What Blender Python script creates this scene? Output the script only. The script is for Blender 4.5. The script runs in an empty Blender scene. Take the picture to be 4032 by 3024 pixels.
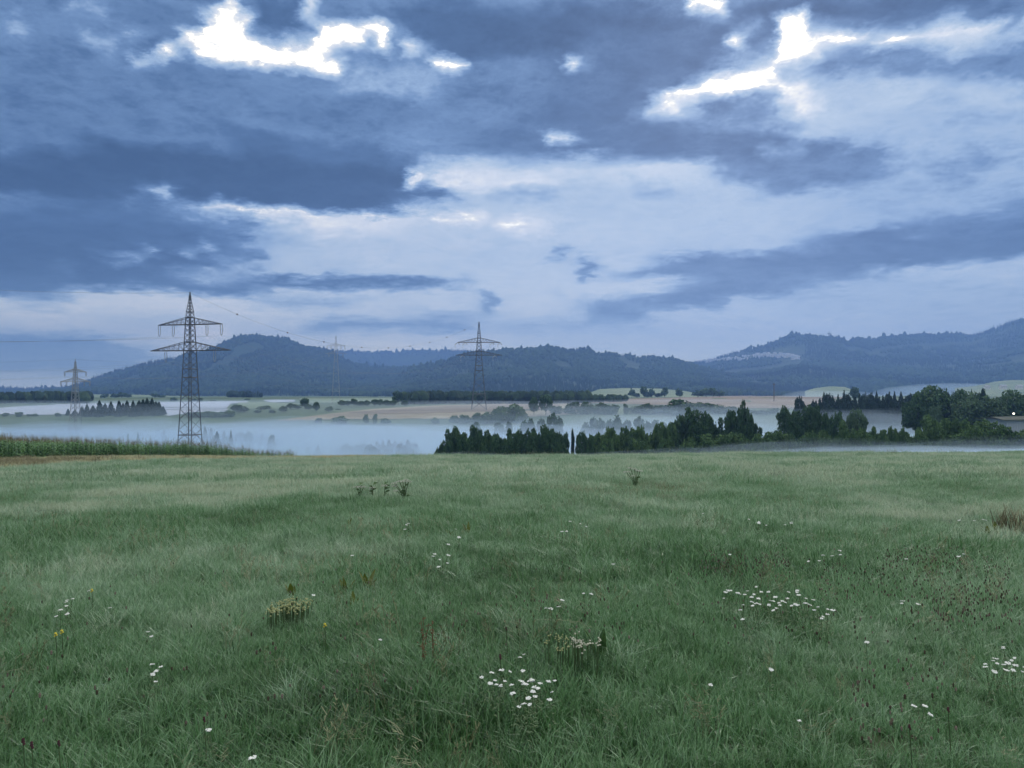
import bpy, math, random
import numpy as np

random.seed(7)
rng = np.random.default_rng(7)
scene = bpy.context.scene
COL = scene.collection

# ------------------------------------------------------------------ camera
F = 745.0                 # focal length in pixels of the 1024 wide picture
CZ = 1.7                  # eye height above the meadow
cam_data = bpy.data.cameras.new("camera")
cam_data.sensor_width = 36.0
cam_data.lens = 36.0 * F / 1024.0
cam_data.clip_start = 0.1
cam_data.clip_end = 60000.0
cam = bpy.data.objects.new("camera", cam_data)
COL.objects.link(cam)
cam.location = (0.0, 0.0, CZ)
cam.rotation_euler = (math.radians(90.0), 0.0, 0.0)
scene.camera = cam

SUN_AZ = math.radians(16.0)      # ahead, a little to the right, behind the clouds
SUN_EL = math.radians(24.0)

# ------------------------------------------------------------------ render settings
scene.render.engine = 'CYCLES'
cy = scene.cycles
cy.use_denoising = True
try:
    cy.denoiser = 'OPENIMAGEDENOISE'
    cy.denoising_input_passes = 'RGB_ALBEDO_NORMAL'
    cy.denoising_prefilter = 'ACCURATE'
except Exception:
    pass
cy.max_bounces = 8
cy.diffuse_bounces = 2
cy.glossy_bounces = 2
cy.transmission_bounces = 3
cy.volume_bounces = 5
cy.transparent_max_bounces = 8
cy.caustics_reflective = False
cy.caustics_refractive = False
scene.view_settings.view_transform = 'Standard'
scene.view_settings.look = 'None'
scene.view_settings.exposure = 0.5
scene.view_settings.gamma = 1.0
scene.view_settings.use_curve_mapping = False

# ------------------------------------------------------------------ sky
# How bright the cloud deck is, direction by direction (0 = slate cloud base,
# 1 = sunlit gap), as the morning sky of the place had it; the noise below breaks
# it into clouds.  Each entry is a patch of cloud or a gap.
def cloud_cover(X, Y):
    b = np.interp(Y, [-80, 0, 200, 330, 430, 520, 640, 760, 860],
                  [0.30, 0.27, 0.28, 0.33, 0.50, 0.58, 0.62, 0.60, 0.60])
    def patch(cx, cy_, rx, ry, v, rot=0.0, s=1.0, soft=(0.68, 1.22)):
        nonlocal b
        a = math.radians(rot)
        dx, dy = X - cx, Y - cy_
        u = (dx * math.cos(a) + dy * math.sin(a)) / rx
        w = (-dx * math.sin(a) + dy * math.cos(a)) / ry
        r = np.sqrt(u * u + w * w)
        t = np.clip((r - soft[0]) / (soft[1] - soft[0]), 0, 1)
        k = s * (1 - t * t * (3 - 2 * t))
        b = b * (1 - k) + v * k
    # broad tones
    patch(250, 120, 420, 170, 0.27); patch(300, 240, 420, 110, 0.25)
    patch(1950, 230, 330, 90, 0.62); patch(2060, 330, 260, 120, 0.52)
    patch(1950, 420, 420, 70, 0.52); patch(1400, 450, 420, 90, 0.62)
    patch(1000, 520, 420, 70, 0.66); patch(1250, 600, 420, 60, 0.63)
    patch(2000, 660, 420, 70, 0.53); patch(1600, 730, 500, 60, 0.56)
    patch(300, 660, 420, 40, 0.66); patch(120, 780, 260, 40, 0.45)
    # upper dark decks
    patch(1150, 55, 330, 95, 0.09); patch(1420, 130, 240, 80, 0.18)
    patch(1310, 215, 260, 60, 0.17); patch(1080, 180, 120, 60, 0.27)
    patch(850, 175, 120, 40, 0.42); patch(620, 250, 240, 50, 0.28)
    patch(800, 235, 200, 30, 0.23); patch(340, 60, 90, 60, 0.22)
    patch(1890, 15, 330, 34, 0.13, -3); patch(2195, 60, 45, 34, 0.42)
    patch(40, 63, 40, 26, 0.44); patch(200, 15, 50, 20, 0.42)
    patch(247, 82, 42, 30, 0.46); patch(310, 58, 30, 22, 0.40)
    # left sunlit gap
    patch(560, 110, 190, 50, 0.56, 6, 0.8)
    patch(478, 75, 50, 62, 1.0, 20); patch(583, 117, 130, 34, 1.08, 8)
    patch(683, 146, 60, 22, 1.05, 10); patch(478, 20, 42, 14, 0.98, -35)
    patch(372, 100, 52, 17, 0.97, -28); patch(722, 82, 66, 22, 0.98, 8)
    patch(647, 15, 13, 34, 1.0); patch(814, 82, 38, 27, 1.0, 10)
    patch(744, 94, 44, 12, 0.98); patch(895, 118, 50, 10, 0.98, 5)
    patch(967, 142, 30, 17, 1.02, -20); patch(590, 35, 62, 46, 0.13, 10)
    patch(570, 78, 24, 30, 0.3); patch(640, 170, 90, 18, 0.3)
    patch(1237, 142, 26, 8, 0.82)
    # right sunlit gap
    patch(1760, 120, 240, 70, 0.58, -8, 0.8)
    patch(1524, 10, 62, 22, 1.1); patch(1590, 72, 46, 13, 1.0, -42)
    patch(1632, 80, 38, 32, 0.2); patch(1708, 76, 44, 56, 1.1)
    patch(1775, 106, 90, 22, 1.04, -12); patch(1840, 72, 40, 24, 0.98)
    patch(1952, 82, 46, 18, 0.98); patch(2080, 60, 120, 34, 0.74, -10)
    patch(1874, 126, 135, 30, 0.28, -4)
    patch(1545, 188, 150, 28, 1.04, -18); patch(1645, 178, 95, 24, 0.93, 6)
    patch(1724, 212, 80, 34, 0.8, 20); patch(1674, 205, 50, 8, 0.42, -15)
    patch(1620, 252, 140, 14, 0.38)
    # the long slate cloud on the left with its flat base
    patch(240, 372, 380, 66, -0.02, 0, 1, (0.8, 1.15)); patch(650, 385, 300, 62, -0.02, 4, 1, (0.85, 1.12))
    patch(700, 325, 220, 30, 0.15, 8); patch(900, 418, 90, 22, 0.10, 8)
    patch(403, 322, 9, 12, 0.72); patch(485, 307, 14, 7, 0.76)
    patch(360, 412, 75, 12, 0.66, -12)
    patch(600, 456, 240, 13, 0.80, 1); patch(790, 478, 160, 18, 0.74)
    patch(1050, 385, 170, 40, 0.76, 5); patch(890, 385, 26, 14, 0.80, 50)
    patch(1320, 372, 260, 28, 0.70); patch(1090, 430, 130, 9, 0.5, -4)
    patch(1050, 482, 140, 11, 0.78, 8)
    # middle band
    patch(1240, 300, 270, 38, 0.19, 3); patch(1640, 312, 320, 32, 0.19, 3)
    patch(1760, 362, 200, 48, 0.27); patch(1220, 297, 48, 10, 0.74, -8)
    patch(1700, 320, 70, 8, 0.42); patch(1390, 415, 42, 6, 0.45, 6)
    patch(2060, 375, 60, 34, 0.40); patch(2135, 330, 34, 36, 0.37)
    patch(2190, 430, 50, 30, 0.40)
    # lower left bank with its slanted streaks
    patch(180, 520, 360, 100, 0.20); patch(470, 500, 110, 20, 0.27, -10)
    patch(520, 548, 90, 12, 0.34, -8)
    patch(400, 528, 190, 5, 0.52, -9); patch(310, 556, 180, 5, 0.50, -7)
    patch(100, 610, 280, 22, 0.25); patch(420, 620, 160, 14, 0.3)
    patch(730, 602, 260, 12, 0.27, 2); patch(640, 548, 70, 7, 0.74, 2)
    # low right bank, rising to the right
    patch(1900, 540, 420, 48, 0.30, -10); patch(2150, 500, 160, 60, 0.27)
    patch(1560, 565, 240, 22, 0.36, -5); patch(1265, 572, 32, 22, 0.36)
    patch(1650, 610, 210, 26, 0.36, -8)
    patch(1470, 655, 200, 16, 0.33, -9); patch(1300, 652, 130, 8, 0.42)
    patch(1196, 548, 11, 13, 0.42); patch(1190, 628, 26, 9, 0.47)
    # by the hills
    patch(1042, 648, 30, 28, 0.42); patch(870, 700, 230, 18, 0.42, -2)
    patch(850, 742, 190, 9, 0.70); patch(1240, 712, 200, 12, 0.5)
    patch(315, 690, 40, 4, 0.84, 3); patch(90, 655, 60, 14, 0.5)
    patch(250, 700, 200, 14, 0.58); patch(620, 660, 170, 12, 0.5)
    patch(120, 735, 180, 14, 0.40); patch(460, 725, 60, 16, 0.68)
    piv = np.interp(Y, [0, 430, 560], [0.45, 0.45, 0.58])
    con = np.interp(Y, [0, 430, 560, 860], [1.12, 1.12, 1.55, 1.7])
    return np.clip((b - piv) * con + piv, 0.0, 0.955)

AZ_HALF = 34.5           # degrees covered by one pass of the cloud map
EL_LO, EL_HI, NROW = -0.5, 28.0, 36

SKY_GAIN = 0.88
SKY_LOW = 0.62

def build_world():
    world = bpy.data.worlds.new("World")
    scene.world = world
    world.use_nodes = True
    nt = world.node_tree
    nt.nodes.clear()
    N, L = nt.nodes, nt.links
    def node(t, **kw):
        n = N.new(t)
        for k, v in kw.items():
            setattr(n, k, v)
        return n
    def put(sock, v):
        if isinstance(v, bpy.types.NodeSocket):
            L.new(v, sock)
        else:
            sock.default_value = v
    def M(op, a, b=0.0, c=0.0, clamp=False):
        n = node('ShaderNodeMath', operation=op, use_clamp=clamp)
        put(n.inputs[0], a); put(n.inputs[1], b); put(n.inputs[2], c)
        return n.outputs[0]
    def comb(x, y, z):
        n = node('ShaderNodeCombineXYZ')
        put(n.inputs[0], x); put(n.inputs[1], y); put(n.inputs[2], z)
        return n.outputs[0]
    def noise(vec, scale, detail, rough=0.55):
        n = node('ShaderNodeTexNoise', noise_dimensions='3D')
        put(n.inputs['Vector'], vec)
        n.inputs['Scale'].default_value = scale
        n.inputs['Detail'].default_value = detail
        n.inputs['Roughness'].default_value = rough
        return n
    tc = node('ShaderNodeTexCoord')
    sep = node('ShaderNodeSeparateXYZ'); L.new(tc.outputs['Generated'], sep.inputs[0])
    x, y, z = sep.outputs
    # azimuth from straight ahead and elevation, in degrees
    az = M('MULTIPLY', M('ARCTAN2', x, y), 57.29578)
    el = M('MULTIPLY', M('ARCSINE', z), 57.29578)
    # the cloud deck as a plane overhead
    den = M('ADD', M('MAXIMUM', z, 0.0), 0.16)
    plane = comb(M('DIVIDE', x, den), M('DIVIDE', y, den), 0.0)
    nA = noise(plane, 1.5, 6.0, 0.58)
    sepA = node('ShaderNodeSeparateColor'); L.new(nA.outputs['Color'], sepA.inputs[0])
    nB = noise(plane, 6.5, 7.0, 0.70)
    sepB = node('ShaderNodeSeparateColor'); L.new(nB.outputs['Color'], sepB.inputs[0])
    wa = M('ADD', M('MULTIPLY', M('SUBTRACT', sepA.outputs[0], 0.5), 5.0), M('MULTIPLY', M('SUBTRACT', sepB.outputs[0], 0.5), 4.2))
    we = M('ADD', M('MULTIPLY', M('SUBTRACT', sepA.outputs[1], 0.5), 2.2), M('MULTIPLY', M('SUBTRACT', sepB.outputs[1], 0.5), 2.6))
    flat = M('MULTIPLY', M('ADD', el, 3.0), 0.09, clamp=True)   # thin layers stay level low down
    az2 = M('ADD', az, wa)
    el2 = M('ADD', el, M('MULTIPLY', we, flat))
    # the same deck goes on all the way round
    pp = M('PINGPONG', M('ADD', az2, AZ_HALF), 2 * AZ_HALF)
    t = M('DIVIDE', pp, 2 * AZ_HALF)
    tl = M('MULTIPLY', t, 2.0, clamp=True)
    tr = M('SUBTRACT', M('MULTIPLY', t, 2.0), 1.0, clamp=True)
    right = M('GREATER_THAN', t, 0.5)
    row = M('MULTIPLY', M('SUBTRACT', el2, EL_LO), (NROW - 1) / (EL_HI - EL_LO))
    els = np.linspace(EL_LO, EL_HI, NROW)
    rows = []
    for k in range(0, NROW, 3):
        halves = []
        for h in (0, 1):
            ramp = node('ShaderNodeValToRGB')
            cr = ramp.color_ramp
            cr.interpolation = 'EASE'
            azs = np.linspace(-AZ_HALF, 0, 32) if h == 0 else np.linspace(0, AZ_HALF, 32)
            vals = []
            for c in range(3):
                e = math.radians(els[k + c]); a = np.radians(azs)
                X = (512 + F * np.tan(a)) * 2.16
                Y = (384 - F * np.tan(e) / np.cos(a)) * 2.16
                vals.append(cloud_cover(X, Y))
            while len(cr.elements) < 32:
                cr.elements.new(0.5)
            for i in range(32):
                cr.elements[i].position = i / 31.0
            for i in range(32):
                cr.elements[i].color = (vals[0][i], vals[1][i], vals[2][i], 1.0)
            L.new(tl if h == 0 else tr, ramp.inputs[0])
            halves.append(ramp.outputs[0])
        mx = node('ShaderNodeMix', data_type='RGBA')
        L.new(right, mx.inputs['Factor']); L.new(halves[0], mx.inputs[6]); L.new(halves[1], mx.inputs[7])
        sp = node('ShaderNodeSeparateColor'); L.new(mx.outputs[2], sp.inputs[0])
        rows += list(sp.outputs)[:3]
    acc = rows[0]
    for i in range(1, NROW):
        f = M('SUBTRACT', row, float(i - 1), clamp=True)
        mx = node('ShaderNodeMix', data_type='FLOAT')
        L.new(f, mx.inputs[0]); L.new(acc, mx.inputs[2]); L.new(rows[i], mx.inputs[3])
        acc = mx.outputs[0]
    # overhead, above the map: unseen broken deck from noise, brightened to light the land
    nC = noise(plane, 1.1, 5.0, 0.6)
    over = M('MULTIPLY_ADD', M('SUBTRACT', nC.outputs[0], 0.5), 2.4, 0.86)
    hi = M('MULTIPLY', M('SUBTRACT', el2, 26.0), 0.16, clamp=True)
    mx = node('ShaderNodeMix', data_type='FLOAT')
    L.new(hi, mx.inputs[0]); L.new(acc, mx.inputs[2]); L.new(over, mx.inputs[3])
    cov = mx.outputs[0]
    # billows
    det = M('ADD', M('MULTIPLY', M('SUBTRACT', nB.outputs[0], 0.5), 0.62), M('MULTIPLY', M('SUBTRACT', sepA.outputs[2], 0.5), 0.30))
    # thin or broken cloud (mid tones) shows its billows more than the closed deck
    tr_ = node('ShaderNodeValToRGB')
    for i, (q, g) in enumerate(((0.0, 0.42), (0.40, 0.80), (0.56, 0.50), (0.72, 0.36), (0.84, 0.80), (0.95, 1.0))):
        e = tr_.color_ramp.elements[i] if i < 2 else tr_.color_ramp.elements.new(q)
        e.position = q; e.color = (g, g, g, 1.0)
    L.new(cov, tr_.inputs[0])
    thin = tr_.outputs[0]
    puff = M('MULTIPLY_ADD', M('ABSOLUTE', M('SUBTRACT', sepB.outputs[2], 0.5)), -1.5, 0.16)
    det = M('ADD', det, puff)
    calm = M('MULTIPLY_ADD', M('MULTIPLY', el, 0.045, clamp=True), 0.58, 0.30)     # distant cloud shows less of it
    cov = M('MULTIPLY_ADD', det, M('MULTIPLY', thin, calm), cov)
    tone = node('ShaderNodeValToRGB')
    cr = tone.color_ramp
    cr.interpolation = 'LINEAR'
    def lin(r, g, b):
        return tuple(((c / 255) / 12.92 if c / 255 <= 0.04045 else ((c / 255 + 0.055) / 1.055) ** 2.4) for c in (r, g, b)) + (1.0,)
    stops = [(0.0, lin(40, 64, 98)), (0.2, lin(66, 93, 131)), (0.4, lin(102, 130, 168)),
             (0.55, lin(140, 164, 194)), (0.7, lin(172, 188, 206)), (0.84, lin(206, 211, 219)), (0.96, lin(246, 241, 228)),
             (1.0, lin(255, 253, 244))]
    while len(cr.elements) < len(stops):
        cr.elements.new(0.5)
    for i, (p, c) in enumerate(stops):
        cr.elements[i].position = p
    for i, (p, c) in enumerate(stops):
        cr.elements[i].color = c
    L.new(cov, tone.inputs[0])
    # gaps shine past white
    glow = M('MULTIPLY_ADD', M('MULTIPLY', M('SUBTRACT', cov, 0.90), 2.6, clamp=True), 1.3, SKY_GAIN)
    # low air is paler and brighter, as it is seen through more of it
    low = M('SUBTRACT', 1.0, M('MULTIPLY', M('SUBTRACT', el, 1.0), 0.11, clamp=True))
    glow = M('MULTIPLY', glow, M('MULTIPLY_ADD', low, SKY_LOW, 1.0))
    sc = node('ShaderNodeVectorMath', operation='SCALE')
    L.new(tone.outputs[0], sc.inputs[0]); L.new(glow, sc.inputs['Scale'])
    lowtint = node('ShaderNodeVectorMath', operation='MULTIPLY')
    L.new(sc.outputs[0], lowtint.inputs[0])
    L.new(comb(M('MULTIPLY_ADD', low, 0.45, 1.0), M('MULTIPLY_ADD', low, 0.12, 1.0), M('MULTIPLY_ADD', low, -0.28, 1.0)), lowtint.inputs[1])
    sky = node('ShaderNodeTexSky')
    sky.sky_type = 'NISHITA'
    sky.sun_disc = False
    sky.sun_elevation = SUN_EL
    sky.sun_rotation = SUN_AZ
    sk = node('ShaderNodeVectorMath', operation='SCALE')
    L.new(sky.outputs[0], sk.inputs[0]); sk.inputs['Scale'].default_value = 0.02
    ck = node('ShaderNodeVectorMath', operation='SCALE')
    L.new(lowtint.outputs[0], ck.inputs[0]); ck.inputs['Scale'].default_value = 10.0
    add = node('ShaderNodeVectorMath', operation='ADD')
    L.new(ck.outputs[0], add.inputs[0]); L.new(sk.outputs[0], add.inputs[1])
    # under the horizon: the dull tone of the land
    bg = node('ShaderNodeBackground')
    bg.inputs['Strength'].default_value = 0.1
    L.new(add.outputs[0], bg.inputs['Color'])
    out = node('ShaderNodeOutputWorld')
    L.new(bg.outputs[0], out.inputs['Surface'])
    try:
        world.cycles.sampling_method = 'MANUAL'
        world.cycles.sample_map_resolution = 512
    except Exception:
        pass

build_world()

# ------------------------------------------------------------------ sun behind thin cloud
sun_data = bpy.data.lights.new("sun", 'SUN')
sun_data.energy = 0.9
sun_data.angle = math.radians(16.0)
sun_data.color = (1.0, 0.96, 0.90)
sun = bpy.data.objects.new("sun", sun_data)
COL.objects.link(sun)
from mathutils import Vector
sun.rotation_euler = Vector((math.sin(SUN_AZ) * math.cos(SUN_EL), math.cos(SUN_AZ) * math.cos(SUN_EL), math.sin(SUN_EL))).to_track_quat('Z', 'Y').to_euler()
sun.location = (300, 900, 500)

# ------------------------------------------------------------------ helpers
def px_x(px, y):
    return (px - 512.0) / F * y
def v_z(v, y):
    return CZ + (384.0 - v) / F * y

_perm = np.random.default_rng(3).random((256, 256))
def vnoise(x, y):
    x = np.asarray(x, float); y = np.asarray(y, float)
    xi = np.floor(x).astype(int); yi = np.floor(y).astype(int)
    fx = x - xi; fy = y - yi
    fx = fx * fx * (3 - 2 * fx); fy = fy * fy * (3 - 2 * fy)
    a = _perm[xi & 255, yi & 255]; b = _perm[(xi + 1) & 255, yi & 255]
    c = _perm[xi & 255, (yi + 1) & 255]; d = _perm[(xi + 1) & 255, (yi + 1) & 255]
    return (a * (1 - fx) + b * fx) * (1 - fy) + (c * (1 - fx) + d * fx) * fy
def fbm(x, y, o=4):
    s = 0; a = 0.5; t = 0
    for i in range(o):
        s = s + a * vnoise(x * 2 ** i + 17.3 * i, y * 2 ** i + 9.1 * i); t += a; a *= 0.5
    return s / t
def smooth(a, b, x):
    t = np.clip((np.asarray(x, float) - a) / (b - a), 0, 1)
    return t * t * (3 - 2 * t)

# the lie of the land, straight ahead: how far the ground is under the eye
_ty = np.array([-400, 0, 88, 102, 120, 150, 180, 220, 260, 300, 340, 380, 430, 463, 550, 650, 900, 1500, 2500, 4000, 9000, 30000.])
_td = np.array([-31 + 1.7, 1.7, 8.52, 10.1, 13.2, 18.3, 22.5, 26.6, 28.5, 29.5, 28, 24.3, 18.4, 15.8, 16.0, 16.8, 17.8, 25.5, 39, 60, 128, 400.])
_sy = np.arange(-400, 30000, 1.0)
_sd = np.interp(_sy, _ty, _td)
_k = np.hanning(17); _k /= _k.sum()
_sd = np.convolve(np.pad(_sd, 8, mode='edge'), _k, mode='valid')
def ground_z(x, y):
    x = np.asarray(x, float); y = np.asarray(y, float)
    z = CZ - np.interp(y, _sy, _sd)
    z = z + 0.0050 * np.clip(x, -110, 110) * smooth(2, 30, y)
    up = 6.0 * smooth(10, 70, x) + 4.0 * smooth(95, 150, x)
    z = z + up * np.exp(-((y - 245) / 75.0) ** 2)
    z = z + (fbm(x / 14.0, y / 14.0, 3) - 0.5) * 0.55 * smooth(3, 25, np.hypot(x, y))
    z = z + (fbm(x / 160.0 + 5, y / 160.0, 2) - 0.5) * 3.0 * smooth(420, 700, y)
    return z

def link(o, parent=None):
    COL.objects.link(o)
    if parent is not None:
        o.parent = parent
    return o
def mesh_obj(name, verts, faces, mats=(), parent=None, smooth_shade=False):
    me = bpy.data.meshes.new(name)
    verts = np.asarray(verts, dtype=np.float32)
    me.from_pydata(verts.tolist() if len(verts) < 200 else [tuple(v) for v in verts.tolist()], [], faces if isinstance(faces, list) else [tuple(f) for f in faces.tolist()])
    for m in mats:
        me.materials.append(m)
    if smooth_shade:
        me.polygons.foreach_set('use_smooth', [True] * len(me.polygons))
    me.update()
    o = bpy.data.objects.new(name, me)
    return link(o, parent)
def quad_mesh(name, verts, nquads):
    """verts (4n,3): independent quads, built fast"""
    me = bpy.data.meshes.new(name)
    n = nquads
    me.vertices.add(4 * n); me.loops.add(4 * n); me.polygons.add(n)
    me.vertices.foreach_set('co', np.asarray(verts, np.float32).ravel())
    me.loops.foreach_set('vertex_index', np.arange(4 * n, dtype=np.int32))
    me.polygons.foreach_set('loop_start', np.arange(0, 4 * n, 4, dtype=np.int32))
    me.polygons.foreach_set('loop_total', np.full(n, 4, np.int32))
    me.update(calc_edges=True)
    return me
def grid_faces(nr, nc):
    i = np.arange(nr - 1)[:, None] * nc + np.arange(nc - 1)[None, :]
    return np.stack([i, i + 1, i + nc + 1, i + nc], -1).reshape(-1, 4)
def tag(o, label=None, cat=None, group=None, kind=None):
    if label: o['label'] = label
    if cat: o['category'] = cat
    if group: o['group'] = group
    if kind: o['kind'] = kind
    return o
def empty(name, loc, rz=0.0):
    o = bpy.data.objects.new(name, None)
    o.empty_display_size = 0.5
    link(o)
    o.location = loc
    o.rotation_euler = (0, 0, rz)
    return o

# ------------------------------------------------------------------ materials
def material(name, stops, scale=1.0, detail=4.0, rough=0.8, spec=0.25, tint=0.0, translucent=0.0, bump=0.0, coords='Object', stretch=None, dist=0.0, fine=0.0, fine_scale=40.0):
    """a Principled surface whose colour wanders through stops with noise in space"""
    m = bpy.data.materials.new(name)
    m.use_nodes = True
    nt = m.node_tree; N = nt.nodes; L = nt.links
    b = N['Principled BSDF']
    b.inputs['Roughness'].default_value = rough
    b.inputs['Specular IOR Level'].default_value = spec
    if coords == 'World':
        vec = N.new('ShaderNodeNewGeometry').outputs['Position']
    else:
        vec = N.new('ShaderNodeTexCoord').outputs['Object']
    if stretch:
        mp = N.new('ShaderNodeMapping'); mp.inputs['Scale'].default_value = stretch
        L.new(vec, mp.inputs['Vector']); vec = mp.outputs[0]
    nz = N.new('ShaderNodeTexNoise')
    nz.inputs['Scale'].default_value = scale; nz.inputs['Detail'].default_value = detail
    nz.inputs['Roughness'].default_value = 0.6; nz.inputs['Distortion'].default_value = dist
    L.new(vec, nz.inputs['Vector'])
    fac = nz.outputs[0]
    if tint:
        at = N.new('ShaderNodeAttribute'); at.attribute_type = 'INSTANCER'; at.attribute_name = 'tint'
        ma = N.new('ShaderNodeMath'); ma.operation = 'MULTIPLY_ADD'
        L.new(at.outputs['Fac'], ma.inputs[0]); ma.inputs[1].default_value = tint
        L.new(fac, ma.inputs[2]); fac = ma.outputs[0]
    if fine:
        n2 = N.new('ShaderNodeTexNoise'); n2.inputs['Scale'].default_value = fine_scale; n2.inputs['Detail'].default_value = 2.0
        L.new(vec, n2.inputs['Vector'])
        s2 = N.new('ShaderNodeMath'); s2.operation = 'SUBTRACT'; L.new(n2.outputs[0], s2.inputs[0]); s2.inputs[1].default_value = 0.5
        m2 = N.new('ShaderNodeMath'); m2.operation = 'MULTIPLY_ADD'
        L.new(s2.outputs[0], m2.inputs[0]); m2.inputs[1].default_value = fine; L.new(fac, m2.inputs[2]); fac = m2.outputs[0]
    r = N.new('ShaderNodeValToRGB')
    cr = r.color_ramp
    while len(cr.elements) < len(stops):
        cr.elements.new(0.5)
    for i, (p, c) in enumerate(stops): cr.elements[i].position = p
    for i, (p, c) in enumerate(stops): cr.elements[i].color = tuple(c) + (1.0,)
    L.new(fac, r.inputs[0])
    L.new(r.outputs[0], b.inputs['Base Color'])
    if bump:
        bp = N.new('ShaderNodeBump'); bp.inputs['Strength'].default_value = bump
        L.new(nz.outputs[0], bp.inputs['Height']); L.new(bp.outputs[0], b.inputs['Normal'])
    if translucent:
        tr = N.new('ShaderNodeBsdfTranslucent'); L.new(r.outputs[0], tr.inputs['Color'])
        mx = N.new('ShaderNodeMixShader'); mx.inputs[0].default_value = translucent
        L.new(b.outputs[0], mx.inputs[1]); L.new(tr.outputs[0], mx.inputs[2])
        L.new(mx.outputs[0], N['Material Output'].inputs['Surface'])
    return m

M_SOIL = material('meadow_soil', [(0.3, (0.026, 0.044, 0.020)), (0.5, (0.042, 0.066, 0.030)), (0.7, (0.060, 0.078, 0.040))], 0.7, 6, 0.9, 0.15, coords='World', bump=0.3)
M_VALLEY = material('valley_pasture', [(0.3, (0.045, 0.075, 0.035)), (0.5, (0.07, 0.11, 0.05)), (0.7, (0.11, 0.14, 0.07))], 0.012, 6, 0.9, 0.15, coords='World')
M_HILL = material('wooded_hillside', [(0.35, (0.022, 0.042, 0.024)), (0.6, (0.035, 0.060, 0.030)), (0.8, (0.07, 0.10, 0.05))], 0.004, 8, 0.95, 0.1, coords='World')
M_STUBBLE = material('stubble', [(0.3, (0.19, 0.165, 0.12)), (0.5, (0.25, 0.22, 0.16)), (0.7, (0.31, 0.275, 0.20))], 0.05, 6, 0.9, 0.1, coords='World', stretch=(0.3, 1.6, 1))
M_RIPE = material('ripe_grain', [(0.3, (0.15, 0.122, 0.095)), (0.5, (0.19, 0.155, 0.12)), (0.7, (0.23, 0.19, 0.145))], 0.05, 6, 0.9, 0.1, coords='World', stretch=(0.3, 1.6, 1))
M_CUTGREEN = material('mown_pasture', [(0.3, (0.12, 0.17, 0.10)), (0.5, (0.16, 0.21, 0.125)), (0.7, (0.21, 0.245, 0.155))], 0.01, 5, 0.9, 0.1, coords='World')
M_FILM = material('crop_film', [(0.3, (0.44, 0.46, 0.49)), (0.7, (0.54, 0.56, 0.59))], 0.03, 3, 0.25, 0.6, coords='World', stretch=(0.2, 3, 1))
M_SPRUCE = material('spruce_needles', [(0.3, (0.012, 0.030, 0.020)), (0.5, (0.022, 0.047, 0.028)), (0.75, (0.042, 0.078, 0.042))], 7.0, 4, 0.75, 0.2, fine=0.5, fine_scale=45.0)
M_LEAF = material('tree_leaves', [(0.3, (0.024, 0.058, 0.024)), (0.5, (0.046, 0.102, 0.038)), (0.75, (0.088, 0.165, 0.058))], 6.0, 4, 0.62, 0.28, fine=0.55, fine_scale=45.0, translucent=0.15)
M_LEAF_PALE = material('pale_tree_leaves', [(0.3, (0.044, 0.088, 0.046)), (0.5, (0.076, 0.138, 0.068)), (0.75, (0.125, 0.200, 0.098))], 6.0, 4, 0.62, 0.28, fine=0.55, fine_scale=45.0, translucent=0.15)
M_SHRUB = material('shrub_leaves', [(0.3, (0.036, 0.082, 0.026)), (0.5, (0.074, 0.145, 0.044)), (0.75, (0.135, 0.220, 0.065))], 6.0, 4, 0.62, 0.28, fine=0.55, fine_scale=45.0, translucent=0.15)
M_BARK = material('tree_bark', [(0.3, (0.07, 0.06, 0.05)), (0.7, (0.16, 0.14, 0.12))], 3.0, 5, 0.9, 0.1, stretch=(1, 1, 0.3), bump=0.4)
M_BIRCH = material('pale_bark', [(0.35, (0.25, 0.24, 0.22)), (0.6, (0.55, 0.54, 0.50))], 2.0, 4, 0.8, 0.1, stretch=(1, 1, 3))
M_FARTREE = material('forest_canopy', [(0.30, (0.014, 0.030, 0.018)), (0.5, (0.026, 0.050, 0.026)), (0.75, (0.050, 0.085, 0.040))], 0.004, 3, 0.9, 0.1, tint=0.45, coords='World')

# ------------------------------------------------------------------ ground: one sheet from the feet to the horizon
def build_ground():
    ang = np.concatenate([np.linspace(-180, -50, 27)[:-1], np.linspace(-50, 50, 181), np.linspace(50, 180, 27)[1:]])
    rad = np.concatenate([[0.0], np.geomspace(1.0, 30, 60), np.linspace(30.8, 130, 125), np.geomspace(131, 480, 120)[1:], np.geomspace(490, 26000, 90)])
    A, R = np.meshgrid(np.radians(ang), rad)
    X = R * np.sin(A); Y = R * np.cos(A)
    Z = ground_z(X, Y)
    V = np.stack([X, Y, Z], -1).reshape(-1, 3)
    o = mesh_obj('ground', V, grid_faces(len(rad), len(ang))[:, ::-1], (M_SOIL, M_VALLEY), smooth_shade=True)
    me = o.data
    c = np.zeros(len(me.polygons) * 3); me.polygons.foreach_get('center', c); c = c.reshape(-1, 3)
    idx = np.where((c[:, 1] > 140) | (np.hypot(c[:, 0], c[:, 1]) > 260), 1, 0).astype(np.int32)
    me.polygons.foreach_set('material_index', idx)
    tag(o, kind='structure')
build_ground()

_dy = np.concatenate([np.arange(395, 800, 2.0), np.arange(800, 3000, 10.0)])
def depth_at(px, v):
    """where the line of sight meets the land beyond the valley"""
    xs = px_x(px, _dy)
    vg = 384 - F * (ground_z(xs, _dy) - CZ) / _dy
    ok = np.nonzero(vg <= v)[0]
    return float(_dy[ok[0]]) if len(ok) else 3000.0

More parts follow.
